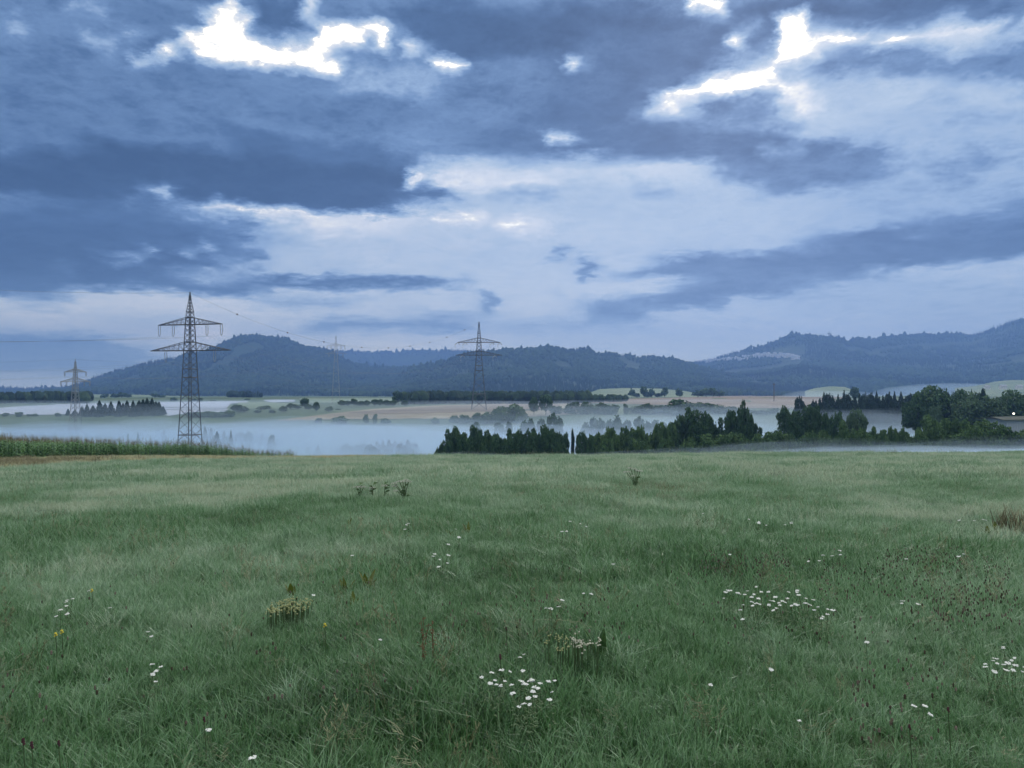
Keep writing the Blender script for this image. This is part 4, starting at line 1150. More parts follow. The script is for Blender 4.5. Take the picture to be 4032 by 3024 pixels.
# ------------------------------------------------------------------ meadow grass
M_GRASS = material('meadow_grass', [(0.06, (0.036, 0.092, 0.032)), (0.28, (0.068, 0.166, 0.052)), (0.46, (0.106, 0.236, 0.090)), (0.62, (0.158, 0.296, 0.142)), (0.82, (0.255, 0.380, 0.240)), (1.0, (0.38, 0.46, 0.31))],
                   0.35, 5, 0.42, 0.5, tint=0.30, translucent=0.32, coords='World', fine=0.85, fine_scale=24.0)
M_STRAW = material('dry_straw', [(0.25, (0.26, 0.25, 0.13)), (0.5, (0.40, 0.38, 0.22)), (0.75, (0.50, 0.48, 0.31))], 0.8, 4, 0.7, 0.2, tint=0.3, translucent=0.2, coords='World')
M_SEED = material('pale_seed_heads', [(0.25, (0.13, 0.15, 0.075)), (0.5, (0.20, 0.22, 0.12)), (0.75, (0.30, 0.31, 0.19))], 0.8, 4, 0.7, 0.2, tint=0.3, translucent=0.2, coords='World')
M_BROWNWEED = material('withered_weed', [(0.25, (0.10, 0.095, 0.055)), (0.5, (0.18, 0.165, 0.095)), (0.75, (0.27, 0.25, 0.15))], 0.8, 4, 0.8, 0.2, tint=0.3, coords='World')

def blades_mesh(name, n, radius, hlo, hhi, wid, bend, seed, mat, segs=3, lean=0.25):
    r = np.random.default_rng(seed)
    V, Fc = [], []
    for i in range(n):
        a = r.uniform(0, 6.28); q = radius * math.sqrt(r.random())
        x0, y0 = q * math.cos(a), q * math.sin(a)
        h = r.uniform(hlo, hhi); az = r.uniform(0, 6.28); b = bend * r.uniform(0.3, 1.5); ln = lean * r.uniform(0, 1)
        dx, dy = math.cos(az), math.sin(az); fx, fy = -dy, dx
        w = wid * r.uniform(0.6, 1.3)
        base = len(V)
        for s in range(segs + 1):
            t = s / segs
            off = h * (ln * t + b * t * t)
            zz = h * (t - 0.32 * b * t ** 3)
            ww = w * (1 - t) ** 0.7 * 0.5 if s < segs else 0.0
            cx, cy_ = x0 + dx * off, y0 + dy * off
            if s < segs:
                V += [(cx - fx * ww, cy_ - fy * ww, zz), (cx + fx * ww, cy_ + fy * ww, zz)]
            else:
                V.append((cx, cy_, zz))
        for s in range(segs - 1):
            k = base + 2 * s
            Fc.append((k, k + 1, k + 3, k + 2))
        k = base + 2 * (segs - 1)
        Fc.append((k, k + 1, k + 2))
    me = bpy.data.meshes.new(name); me.from_pydata(V, [], Fc); me.materials.append(mat)
    return bpy.data.objects.new(name, me)
def stalks_mesh(name, n, radius, hlo, hhi, seed, mat):
    """flowering stalks with a loose panicle"""
    r = np.random.default_rng(seed); V, Fc = [], []
    for i in range(n):
        x0, y0 = r.normal(0, radius, 2); h = r.uniform(hlo, hhi); dx, dy = r.normal(0, 0.16, 2) * h
        def quad(p, q, w):
            base = len(V); V.extend([(p[0] - w, p[1], p[2]), (p[0] + w, p[1], p[2]), (q[0] + w, q[1], q[2]), (q[0] - w, q[1], q[2])]); Fc.append((base, base + 1, base + 2, base + 3))
        m = (x0 + dx * 0.5, y0 + dy * 0.5, h * 0.6); e = (x0 + dx * 1.2, y0 + dy * 1.2, h)
        quad((x0, y0, 0), m, 0.0016); quad(m, e, 0.0012)
        for j in range(9):
            t = r.uniform(0.62, 1.0); c = (x0 + dx * (0.5 + (t - 0.6) * 1.75), y0 + dy * (0.5 + (t - 0.6) * 1.75), h * t)
            g = (c[0] + r.normal(0, 0.018), c[1] + r.normal(0, 0.018), c[2] + r.uniform(0.0, 0.03)); quad(c, g, 0.0026)
    me = bpy.data.meshes.new(name); me.from_pydata(V, [], Fc); me.materials.append(mat)
    return bpy.data.objects.new(name, me)

GR = [blades_mesh('grass_tuft', 46, 0.13, 0.08, 0.21, 0.0078, 0.45, 1, M_GRASS), blades_mesh('grass_tuft', 46, 0.14, 0.06, 0.18, 0.0066, 0.7, 2, M_GRASS),
      blades_mesh('grass_tuft', 40, 0.12, 0.09, 0.25, 0.0090, 0.6, 3, M_GRASS), stalks_mesh('grass_stalks', 7, 0.07, 0.24, 0.40, 4, M_SEED),
      blades_mesh('coarse_tuft', 90, 0.13, 0.18, 0.38, 0.0095, 0.75, 5, M_GRASS, 4, 0.35),
      blades_mesh('grass_patch', 90, 0.34, 0.10, 0.26, 0.0120, 0.5, 6, M_GRASS), blades_mesh('grass_patch', 90, 0.34, 0.10, 0.26, 0.0090, 0.7, 7, M_GRASS), blades_mesh('grass_patch', 80, 0.34, 0.10, 0.30, 0.0120, 0.5, 8, M_GRASS),
      blades_mesh('grass_sward', 130, 0.85, 0.14, 0.30, 0.022, 0.5, 9, M_GRASS), blades_mesh('grass_sward', 130, 0.85, 0.12, 0.34, 0.020, 0.6, 10, M_GRASS),
      blades_mesh('leafy_weed', 26, 0.10, 0.05, 0.12, 0.030, 0.9, 11, M_GRASS, 3, 0.8), stalks_mesh('grass_stalks', 16, 0.30, 0.22, 0.38, 12, M_SEED)]

def in_poly(x, y, poly):
    inside = np.zeros(len(x), bool); n = len(poly)
    for i in range(n):
        x1_, y1p = poly[i]; x2_, y2p = poly[(i + 1) % n]
        c = ((y1p > y) != (y2p > y)) & (x < (x2_ - x1_) * (y - y1p) / (y2p - y1p + 1e-12) + x1_)
        inside ^= c
    return inside
CORN = [(-130, 58), (-60, 62), (-49.8, 70), (-50, 89), (-44.5, 97), (-40, 103), (-38.6, 113), (-34.6, 117), (-35, 122), (-62, 140), (-150, 140)]
DRY = [(-64, 44), (-33, 46), (-36, 58), (-35.5, 66), (-31, 72), (-22.5, 76), (-15, 80), (-15, 88), (-28, 112), (-34, 116), (-38, 112), (-39.5, 102), (-44, 96), (-49.3, 88), (-49.3, 70), (-60, 61)]

def frustum_points(n, y0, y1, power=0.5, margin=1.12, xmax=None):
    """points spread over the wedge of meadow that lies ahead"""
    u = rng.random(n)
    y = (y0 ** (1 / power) + u * (y1 ** (1 / power) - y0 ** (1 / power))) ** power
    x = (rng.random(n) * 2 - 1) * (0.70 * y * margin + 0.6)
    return x, y
def grass_part(n, y0, y1, variants, weights, smin, smax):
    x, y = frustum_points(n, y0, y1)
    keep = ~in_poly(x, y, CORN) & ~(in_poly(x, y, DRY) & (rng.random(n) < 0.85))
    x, y = x[keep], y[keep]; m = len(x)
    var = rng.choice(variants, m, p=weights)
    lush = fbm(x / 2.6, y / 2.6, 3)
    s = rng.uniform(smin, smax, m) * (0.45 + 1.1 * lush)
    # patches of different grasses: bluish lush, green, ripening
    tint = (fbm(x / 3.4 + 50, y / 5.0, 4) - 0.5) * 2.4 + rng.normal(0, 0.42, m) + 1.15 * smooth(7, 40, y)  # paler with distance: flowering tops, plus mist and sheen put in the colour
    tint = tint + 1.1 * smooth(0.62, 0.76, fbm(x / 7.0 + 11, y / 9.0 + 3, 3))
    return x, y, var, s, tint
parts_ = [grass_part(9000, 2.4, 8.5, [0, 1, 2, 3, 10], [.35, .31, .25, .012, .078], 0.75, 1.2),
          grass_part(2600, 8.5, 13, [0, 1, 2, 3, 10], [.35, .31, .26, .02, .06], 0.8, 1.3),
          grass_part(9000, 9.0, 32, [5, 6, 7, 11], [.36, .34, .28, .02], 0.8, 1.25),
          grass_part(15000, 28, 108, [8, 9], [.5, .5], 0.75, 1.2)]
# uneven taller growth along the crest
gx, gy = frustum_points(1500, 74, 100)
gk = ~in_poly(gx, gy, CORN) & ~in_poly(gx, gy, DRY) & (fbm(gx / 4.0, gy / 9.0, 3) > 0.52)
gx, gy = gx[gk], gy[gk]
parts_.append((gx, gy, rng.choice([7, 11], len(gx), p=[.75, .25]), rng.uniform(1.2, 2.4, len(gx)), rng.normal(0.5, 0.6, len(gx))))
X, Y, VAR, S, T = [np.concatenate(q) for q in zip(*parts_)]
# coarse bluish tussocks, denser close by
nx_, ny_ = frustum_points(520, 2.6, 16, 0.6)
cl = fbm(nx_ / 2.2 + 70, ny_ / 2.2, 2) > 0.50
nx_, ny_ = nx_[cl], ny_[cl]; m = len(nx_)
X = np.concatenate([X, nx_]); Y = np.concatenate([Y, ny_]); VAR = np.concatenate([VAR, np.full(m, 4)]); S = np.concatenate([S, rng.uniform(0.45, 0.95, m)]); T = np.concatenate([T, rng.normal(0.55, 0.35, m)])
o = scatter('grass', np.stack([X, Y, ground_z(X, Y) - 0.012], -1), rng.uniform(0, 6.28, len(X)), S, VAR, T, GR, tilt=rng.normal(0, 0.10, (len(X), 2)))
tag(o, kind='stuff')
print('grass tufts', len(X))

# dry strip along the maize and withered weeds at its near end
M_VERGE = material('dry_verge', [(0.3, (0.17, 0.18, 0.085)), (0.5, (0.29, 0.27, 0.15)), (0.7, (0.38, 0.35, 0.21))], 0.5, 5, 0.9, 0.1, coords='World')
def drape(name, poly, cell, lift, mat):
    p = np.array(poly)
    xs = np.arange(p[:, 0].min(), p[:, 0].max() + cell, cell); ys = np.arange(p[:, 1].min(), p[:, 1].max() + cell, cell)
    XX, YY = np.meshgrid(xs, ys, indexing='ij')
    V = np.stack([XX, YY, ground_z(XX, YY) + lift], -1).reshape(-1, 3)
    f = grid_faces(len(xs), len(ys))[:, ::-1]
    c = V[f].mean(1)
    f = f[in_poly(c[:, 0], c[:, 1], poly)]
    used = np.unique(f); re_ = np.zeros(len(V), int); re_[used] = np.arange(len(used))
    return tag(mesh_obj(name, V[used], re_[f], (mat,), smooth_shade=True), kind='structure')
drape('field_verge', DRY, 0.6, 0.05, M_VERGE)
def poly_points(n, poly):
    p = np.array(poly); out = np.zeros((0, 2))
    while len(out) < n:
        q = np.stack([rng.uniform(p[:, 0].min(), p[:, 0].max(), n * 2), rng.uniform(p[:, 1].min(), p[:, 1].max(), n * 2)], -1)
        out = np.concatenate([out, q[in_poly(q[:, 0], q[:, 1], poly)]])
    return out[:n, 0], out[:n, 1]
DRYSRC = [blades_mesh('straw_tuft', 90, 0.6, 0.22, 0.50, 0.020, 0.5, 21, M_STRAW), blades_mesh('straw_tuft', 90, 0.6, 0.20, 0.45, 0.018, 0.6, 22, M_STRAW), blades_mesh('weed_tuft', 70, 0.45, 0.25, 0.75, 0.020, 0.5, 23, M_BROWNWEED)]
x, y = poly_points(5200, DRY)
weedy = smooth(78, 58, y) * smooth(-32, -40, x)
var = np.where(rng.random(len(x)) < weedy * 0.55 + 0.02, 2, rng.integers(0, 2, len(x)))
bxs, bys = np.concatenate([rng.normal(3.0, 1.5, 70), rng.normal(5.8, 1.0, 40), rng.normal(8.5, 2.0, 40)]), np.concatenate([rng.normal(24, 1.6, 70), rng.normal(27, 1.6, 40), rng.normal(38, 3, 40)])
x = np.concatenate([x, bxs]); y = np.concatenate([y, bys]); var = np.concatenate([var, np.full(150, 3)])
DRYSRC.append(blades_mesh('weed_tuft', 40, 0.35, 0.15, 0.34, 0.012, 0.5, 24, M_BROWNWEED))
o = scatter('dry_grass', np.stack([x, y, ground_z(x, y) - 0.02], -1), rng.uniform(0, 6.28, len(x)), rng.uniform(0.7, 1.2, len(x)), var, rng.normal(0, 0.4, len(x)), DRYSRC)
tag(o, kind='stuff')

# ------------------------------------------------------------------ maize
M_MAIZE = material('maize_leaf', [(0.2, (0.042, 0.110, 0.034)), (0.5, (0.100, 0.220, 0.068)), (0.75, (0.18, 0.33, 0.115))], 0.9, 4, 0.45, 0.4, tint=0.30, translucent=0.25, coords='World', fine=0.8, fine_scale=6.0)
M_TASSEL = material('maize_tassel', [(0.3, (0.14, 0.12, 0.06)), (0.7, (0.22, 0.19, 0.10))], 2.0, 3, 0.8, 0.2)
def maize_geo(seed, leaves=11, h=2.05):
    r = np.random.default_rng(seed); V, Fc = [], []
    def ribbon(p0, az, L, w, rise, droop, seg=5):
        dx, dy = math.cos(az), math.sin(az); base = len(V)
        for s in range(seg + 1):
            t = s / seg
            rr = L * t; zz = p0[2] + L * (rise * t - droop * t * t)
            ww = w * math.sin(math.pi * (0.12 + 0.86 * t)) * 0.5
            V.extend([(p0[0] + dx * rr - dy * ww, p0[1] + dy * rr + dx * ww, zz), (p0[0] + dx * rr + dy * ww, p0[1] + dy * rr - dx * ww, zz)])
        for s in range(seg):
            k = base + 2 * s; Fc.append((k, k + 1, k + 3, k + 2))
    a0 = r.uniform(0, 6.28)
    for i in range(leaves):
        z = 0.25 + (h - 0.45) * i / (leaves - 1)
        ribbon((0, 0, z), a0 + (i % 2) * math.pi + r.normal(0, 0.35), r.uniform(0.55, 0.85) * (1 - 0.35 * i / leaves), r.uniform(0.11, 0.15), r.uniform(0.8, 1.15), r.uniform(0.75, 1.15))
    leafV, leafF = list(V), list(Fc)
    V.clear(); Fc.clear()
    n = 5
    for z, rr in ((0, 0.018), (h * 0.5, 0.014), (h, 0.007)):
        for k in range(n): V.append((rr * math.cos(6.283 * k / n), rr * math.sin(6.283 * k / n), z))
    for j in range(2):
        for k in range(n): Fc.append((j * n + k, j * n + (k + 1) % n, (j + 1) * n + (k + 1) % n, (j + 1) * n + k))
    stV, stF = list(V), list(Fc)
    V.clear(); Fc.clear()
    for i in range(6):
        ribbon((0, 0, h - 0.02), r.uniform(0, 6.28), 0.30, 0.018, r.uniform(0.8, 2.2) if i else 3.0, 0.3, 2)
    return (leafV, leafF), (stV, stF), (list(V), list(Fc))
MZ = []
MZ_PARTS = []
for k in range(4):
    a, b, c = maize_geo(300 + k)
    MZ_PARTS.append((simple_mesh('leaves', a[0], a[1], M_MAIZE), simple_mesh('stalk', b[0], b[1], M_MAIZE), simple_mesh('tassel', c[0], c[1], M_TASSEL)))
    V = a[0] + b[0] + c[0]; o1 = len(a[0]); o2 = o1 + len(b[0])
    Fc = a[1] + [tuple(i + o1 for i in f) for f in b[1]] + [tuple(i + o2 for i in f) for f in c[1]]
    me = bpy.data.meshes.new('maize'); me.from_pydata(V, [], Fc); me.materials.append(M_MAIZE); me.materials.append(M_TASSEL)
    mi = np.zeros(len(Fc), np.int32); mi[len(a[1]) + len(b[1]):] = 1; me.polygons.foreach_set('material_index', mi)
    MZ.append(bpy.data.objects.new('maize', me))
x, y = poly_points(30000, CORN)
vis = np.abs(x) < 0.80 * y
x, y = x[vis], y[vis]
hs = rng.uniform(0.86, 1.12, len(x)) * (0.92 + 0.16 * fbm(x / 6, y / 6, 2))
o = scatter('maize_crop', np.stack([x, y, ground_z(x, y) - 0.03], -1), rng.uniform(0, 6.28, len(x)), np.stack([hs * 1.05, hs * 1.05, hs], -1), rng.integers(0, 4, len(x)), rng.normal(0, 0.5, len(x)), MZ, tilt=rng.normal(0, 0.05, (len(x), 2)))
tag(o, kind='stuff')
edge = []
for (a, b, n) in (((-57, 63.2), (-49.6, 69.4), 15), ((-49.4, 70.2), (-49.6, 88.6), 13)):
    for i in range(n):
        t = (i + 0.5) / n
        edge.append((a[0] + (b[0] - a[0]) * t + random.uniform(-.3, .3), a[1] + (b[1] - a[1]) * t + random.uniform(-.3, .3)))
edge.sort(key=lambda e: e[0] / e[1])
for i, (x, y) in enumerate(edge):
    root = tag(empty('maize_plant', (x, y, float(ground_z(x, y)) - 0.03), random.uniform(0, 6.28)), f'{ORD[i]} maize plant from the left along the near edge of the crop', 'maize plant', 'maize plants on the near edge of the crop')
    lv, stk, ts = MZ_PARTS[i % 4]
    for nm, me in (('leaves', lv), ('stalk', stk), ('tassel', ts)):
        p = part(nm, me, root); s = random.uniform(1.0, 1.12); p.scale = (s, s, s)
        if nm == 'leaves': p['kind'] = 'stuff'

# ------------------------------------------------------------------ flowers and weeds in the meadow
M_YARROW = material('yarrow_white', [(0.3, (0.55, 0.57, 0.52)), (0.7, (0.78, 0.79, 0.75))], 60, 2, 0.8, 0.2)
M_STEM = material('flower_stem', [(0.3, (0.05, 0.09, 0.035)), (0.7, (0.09, 0.14, 0.055))], 8, 3, 0.7, 0.3)
M_CREAM = material('cream_flowers', [(0.3, (0.28, 0.31, 0.13)), (0.7, (0.40, 0.42, 0.22))], 40, 2, 0.8, 0.2)
M_PALECREAM = material('bladder_flowers', [(0.3, (0.36, 0.37, 0.28)), (0.7, (0.54, 0.54, 0.43))], 40, 2, 0.8, 0.2)
M_YELLOW = material('yellow_petals', [(0.3, (0.55, 0.45, 0.04)), (0.7, (0.70, 0.58, 0.08))], 40, 2, 0.7, 0.2)
M_DOCK = material('dock_leaf', [(0.25, (0.075, 0.105, 0.012)), (0.5, (0.115, 0.145, 0.020)), (0.75, (0.16, 0.185, 0.034))], 9, 4, 0.55, 0.4, translucent=0.25)
M_RUST = material('rusty_seed', [(0.3, (0.10, 0.062, 0.034)), (0.7, (0.18, 0.12, 0.065))], 20, 3, 0.8, 0.1)
M_BURNET = material('dark_flower_head', [(0.3, (0.045, 0.018, 0.024)), (0.7, (0.085, 0.040, 0.045))], 30, 2, 0.8, 0.1)
M_UMBEL = material('hogweed_umbel', [(0.3, (0.26, 0.29, 0.22)), (0.7, (0.50, 0.52, 0.44))], 12, 3, 0.8, 0.1)

def meadow_depth(px, v, h):
    """distance at which something h metres tall shows its top at picture height v"""
    ys = np.arange(2.5, 100, 0.02)
    vv = 384 - (ground_z(px_x(px, ys), ys) + h - CZ) * F / ys
    i = int(np.argmin(np.abs(vv - v)))
    return float(ys[i])
def stem_mesh(name, pts, r, mat):
    V, Fc = [], []
    for p in pts:
        for k in range(4):
            V.append((p[0] + r * math.cos(k * 1.5708), p[1] + r * math.sin(k * 1.5708), p[2]))
    for j in range(len(pts) - 1):
        for k in range(4): Fc.append((4 * j + k, 4 * j + (k + 1) % 4, 4 * j + 4 + (k + 1) % 4, 4 * j + 4 + k))
    return simple_mesh(name, V, Fc, mat)
def domes_mesh(name, domes, mat):
    """little flattened domes: (x, y, z, r, h)"""
    V, Fc = [], []
    for (x, y, z, r, h) in domes:
        b = len(V); n = 6
        for k in range(n): V.append((x + r * math.cos(k * 1.0472), y + r * math.sin(k * 1.0472), z))
        for k in range(n): V.append((x + 0.6 * r * math.cos(k * 1.0472 + .5), y + 0.6 * r * math.sin(k * 1.0472 + .5), z + h * 0.75))
        V.append((x, y, z + h)); V.append((x, y, z - h * 0.8))
        for k in range(n):
            k1 = (k + 1) % n
            Fc += [(b + k, b + k1, b + n + k1, b + n + k), (b + n + k, b + n + k1, b + 2 * n), (b + k1, b + k, b + 2 * n + 1)]
    return simple_mesh(name, V, Fc, mat)
YA = []
for k in range(5):
    r = np.random.default_rng(400 + k)
    domes = [(0, 0, 0.36, 0.013, 0.006)]
    R = r.uniform(0.020, 0.032)
    for i in range(9):
        a = 6.283 * i / 9 + r.uniform(-.3, .3); q = R * r.uniform(0.6, 1.0)
        domes.append((math.cos(a) * q, math.sin(a) * q, 0.36 + r.uniform(-0.006, 0.003), r.uniform(0.008, 0.013), 0.006))
    bx_, by_ = r.normal(0, 0.03, 2)
    stem = stem_mesh('stem', [(bx_, by_, -0.02), (bx_ * 0.4, by_ * 0.4, 0.18), (0, 0, 0.355)], 0.0022, M_STEM)
    V, Fc = [], []
    for i in range(7):
        z = 0.04 + 0.035 * i; a = r.uniform(0, 6.28); L = 0.09 * (1 - i * 0.09); b = len(V)
        dx, dy = math.cos(a), math.sin(a)
        V += [(0, 0, z), (dx * L * .5 - dy * .010, dy * L * .5 + dx * .010, z + .025), (dx * L, dy * L, z + .02), (dx * L * .5 + dy * .010, dy * L * .5 - dx * .010, z + .025)]
        Fc.append((b, b + 1, b + 2, b + 3))
    YA.append((stem, domes_mesh('flower_head', domes, M_YARROW), simple_mesh('leaves', V, Fc, M_STEM)))
YN = 0
def yarrow(px, v, label, group, s=1.0):
    global YN
    YN += 1
    y = meadow_depth(px, v, 0.36); x = px_x(px, y)
    s = s * random.uniform(0.70, 1.22) * min(0.98, max(0.50, 0.52 * (y / 5.0) ** 0.55))
    root = tag(empty('yarrow_plant', (x, y, float(ground_z(x, y)) + 0.36 * (1 - s)), random.uniform(0, 6.28)), label, 'flower', group)
    st, hd, lf = YA[YN % 5]
    for nm, me in (('stem', st), ('flower_head', hd), ('leaves', lf)):
        p = part(nm, me, root); p.scale = (s, s, s)
        if nm == 'leaves': p['kind'] = 'stuff'
    root.rotation_euler.x = random.gauss(0, 0.16); root.rotation_euler.y = random.gauss(0, 0.16)
def crop(cx, ox, oy, lst): return [(ox + a * 0.15430, oy + b * 0.15430) for a, b in lst]
BL = 584.1; ML = 444.4
patches = [
    ('white yarrow head in the bottom centre patch under the dark red flower', 'yarrow heads in the bottom centre patch', crop(0, 341.3, BL, [(1020, 555), (1040, 551), (955, 580), (930, 595), (975, 635), (985, 628), (1045, 620), (1020, 655), (1070, 665), (1020, 680), (1130, 635), (1150, 655), (1200, 620), (1275, 605), (1270, 630), (1280, 634), (1300, 627), (1245, 637), (1200, 655), (1255, 675), (1295, 655), (1215, 692), (1172, 692), (1400, 627), (1410, 702), (1185, 737), (1200, 733), (1235, 728), (1235, 762), (1360, 745), (1110, 783), (1250, 790), (1180, 550)])),
    ('white yarrow head in the wide dense patch of tiny white heads', 'yarrow heads in the wide dense patch', crop(0, 682.7, BL, [(520, 8), (505, 42), (560, 42), (470, 45), (440, 48), (360, 48), (320, 38), (290, 42), (325, 60), (270, 55), (385, 62), (655, 50), (650, 72), (680, 78), (745, 57), (760, 62), (800, 35), (465, 83), (455, 85), (520, 100), (545, 107), (525, 110), (785, 92), (835, 103), (650, 108), (635, 117), (660, 120), (630, 125), (570, 125), (480, 128), (500, 128), (510, 132), (710, 132), (420, 115), (410, 140), (760, 128), (790, 128), (795, 142), (770, 130), (835, 130), (900, 153), (930, 155), (960, 162), (855, 165), (615, 157), (630, 155), (880, 200), (890, 212), (940, 193), (435, 222), (405, 172), (270, 92)])),
    ('white yarrow head in the patch cut by the picture edge', 'yarrow heads in the patch at the picture edge', crop(0, 682.7, BL, [(2115, 425), (2095, 415), (2140, 467), (2165, 465), (2200, 470), (2040, 480), (2030, 495), (2050, 497), (2015, 497), (2045, 513), (2200, 490), (2150, 520), (2105, 527), (2090, 527), (1970, 530), (1985, 528), (2025, 547), (2055, 540), (2195, 538), (2165, 558), (2105, 563)])),
    ('white yarrow head of the small scatter left of the tussocks', 'yarrow heads of the left scatter', crop(0, 0, BL, [(435, 105), (457, 98), (470, 107), (430, 135), (610, 38), (395, 168), (475, 177), (375, 207)])),
    ('white yarrow head in the loose group of five among tussocks', 'yarrow heads of the loose group of five', crop(0, 0, BL, [(985, 527), (1045, 538), (1010, 552), (960, 560), (1010, 633)])),
    ('white yarrow head in the little cluster below the dock leaf in mid meadow', 'yarrow heads in the mid meadow cluster', crop(0, 341.3, ML, [(605, 710), (655, 710), (580, 725), (627, 738), (640, 780), (672, 768), (655, 637), (740, 550), (745, 585)])),
    ('pale yarrow head in the distant scatter before the hogweed', 'yarrow heads in the distant scatter', crop(0, 341.3, ML, [(405, 515), (430, 550), (440, 515), (1440, 562), (1460, 560), (1545, 510), (1575, 525), (1480, 500)])),
    ('pale yarrow head in the distant line beyond the reddish clover', 'yarrow heads in the distant line', crop(0, 682.7, ML, [(395, 478), (497, 488), (485, 512), (725, 503), (705, 508), (540, 520), (650, 520), (180, 440)])),
    ('pale yarrow head near the dark weed clump at the edge', 'yarrow heads by the dark weed clump', crop(0, 682.7, ML, [(1890, 495), (1930, 485), (1830, 485), (1965, 490)])),
    ('pale yarrow head among the reddish clover heads', 'yarrow heads among the clover', crop(0, 682.7, ML, [(310, 712), (295, 714), (1000, 685), (925, 722), (1030, 715), (980, 725), (850, 747), (885, 752), (1820, 712), (1825, 725), (1445, 745)])),
    ('white yarrow head in the row of four above the cream flowers', 'yarrow heads above the cream flowers', crop(0, 341.3, BL, [(1360, 148), (1385, 160), (1440, 150), (1325, 162), (1410, 103), (1590, 60)])),
    ('white yarrow head of the trio right of the wide patch', 'yarrow trio right of the wide patch', crop(0, 682.7, BL, [(1430, 125), (1465, 115), (1505, 125)])),
    ('white yarrow head of the low trio near the bottom right', 'yarrow trio near the bottom', crop(0, 682.7, BL, [(1470, 787), (1535, 782), (1550, 785), (1515, 807)])),
]
for label, group, lst in patches:
    for (p, v) in lst: yarrow(p, v, label, group)
singles = [('lone white yarrow head left of the rusty sorrel', crop(0, 341.3, BL, [(225, 362)])), ('upper one of two lone white heads above the bottom centre patch', crop(0, 341.3, BL, [(1210, 458)])), ('lower one of two lone white heads above the bottom centre patch', crop(0, 341.3, BL, [(1168, 483)])),
           ('lone white yarrow head low in the left tussocks', crop(0, 0, BL, [(1365, 932)])), ('left one of a pair of pale heads left of the yellow bedstraw', crop(0, 0, BL, [(940, 317)])), ('right one of a pair of pale heads left of the yellow bedstraw', crop(0, 0, BL, [(1015, 325)])),
           ('tiny pale flower above the bluish tuft on the left', crop(0, 0, BL, [(715, 155)])), ('small white head right above the yellow bedstraw', crop(0, 0, BL, [(2010, 62)])), ('white head at the very bottom left of centre', crop(0, 0, BL, [(1640, 1143)])),
           ('lone pale head in mid meadow, far left of the dock leaf', crop(0, 341.3, ML, [(65, 722)])), ('lone white head in the open grass of mid meadow', crop(0, 341.3, ML, [(1590, 965)])), ('small pale head between dock and clover', crop(0, 341.3, ML, [(1745, 777)])),
           ('lone pale head in grass below the trio', crop(0, 682.7, BL, [(1200, 365)])), ('lone white bud on a stalk in the right tussocks', crop(0, 682.7, BL, [(545, 545)])), ('pale flower head low in the bright tussock', crop(0, 682.7, BL, [(760, 885)])), ('lone white head in the grass left of the wide tussocks', crop(0, 682.7, BL, [(155, 640)]))]
for label, lst in singles: yarrow(lst[0][0], lst[0][1], label, None)

# hogweed: tall stalks with plates of umbels
def hogweed(px, v_foot, label, heads, dark=False):
    y = meadow_depth(px, v_foot, 0.22); x = px_x(px, y); z = float(ground_z(x, y))
    root = tag(empty('hogweed_plant', (x, y, z)), label, 'hogweed', 'hogweed standing above the grass')
    for i, (hp_, hv) in enumerate(heads):
        hx = px_x(hp_, y) - x; hz = max(0.35, v_z(hv, y) - z); hy = random.uniform(-.15, .15)
        stk_ = part('stalk', stem_mesh('stalk', [(0, 0, -0.05), (hx * 0.35, hy * 0.4, hz * 0.55), (hx, hy, hz)], 0.012, M_STEM), root)
        R = random.uniform(0.07, 0.11)
        dm = [(hx, hy, hz, 0.026, 0.014)] + [(hx + math.cos(a) * R * q, hy + math.sin(a) * R * q, hz - 0.035 * q + random.uniform(-.008, .008), 0.026, 0.014) for a, q in [(6.283 * k / 11, 1.0 if k % 2 else 0.6) for k in range(11)]]
        part('umbel', domes_mesh('umbel', dm, M_UMBEL), stk_)
    V, Fc = [], []
    for i in range(5):
        a = random.uniform(0, 6.28); zz = 0.12 + 0.08 * i; b = len(V); dx, dy = math.cos(a), math.sin(a); L = random.uniform(0.12, 0.2)
        V += [(0, 0, zz), (dx * L * .5 - dy * .09, dy * L * .5 + dx * .09, zz + .08), (dx * L, dy * L, zz + .05), (dx * L * .5 + dy * .09, dy * L * .5 - dx * .09, zz + .08)]
        Fc.append((b, b + 1, b + 2, b + 3))
    part('leaves', simple_mesh('leaves', V, Fc, M_SHRUB), root, 'stuff')
def c3(a, b): return (341.3 + a * 0.1543, ML + b * 0.1543)
hogweed(c3(410, 0)[0], c3(0, 320)[1], 'hogweed with pale umbels, left of centre on the far meadow', [c3(400, 232), c3(440, 234), c3(345, 245), c3(347, 263), c3(357, 290), c3(380, 232), c3(415, 228)])
hogweed(c3(120, 0)[0], c3(0, 312)[1], 'thin dark hogweed left of the other left hogweeds', [c3(95, 272), c3(122, 270), c3(143, 273)])
hogweed(c3(205, 0)[0], c3(0, 310)[1], 'small hogweed with two low pale heads', [c3(200, 275), c3(195, 300)])
hogweed(c3(280, 0)[0], c3(0, 308)[1], 'small hogweed with one pale head between the bigger ones', [c3(283, 262)])
hogweed(c3(1910, 0)[0], c3(0, 262)[1], 'hogweed with cream umbels alone on the far meadow, right of centre', [c3(1845, 175), c3(1875, 150), c3(1900, 155), c3(1940, 170), c3(1920, 165), c3(1890, 200), c3(1860, 172)])
hogweed(c3(1270, 0)[0], c3(0, 122)[1], 'hogweed head showing white on the crest before the hedge', [c3(1262, 88), c3(1280, 86)])

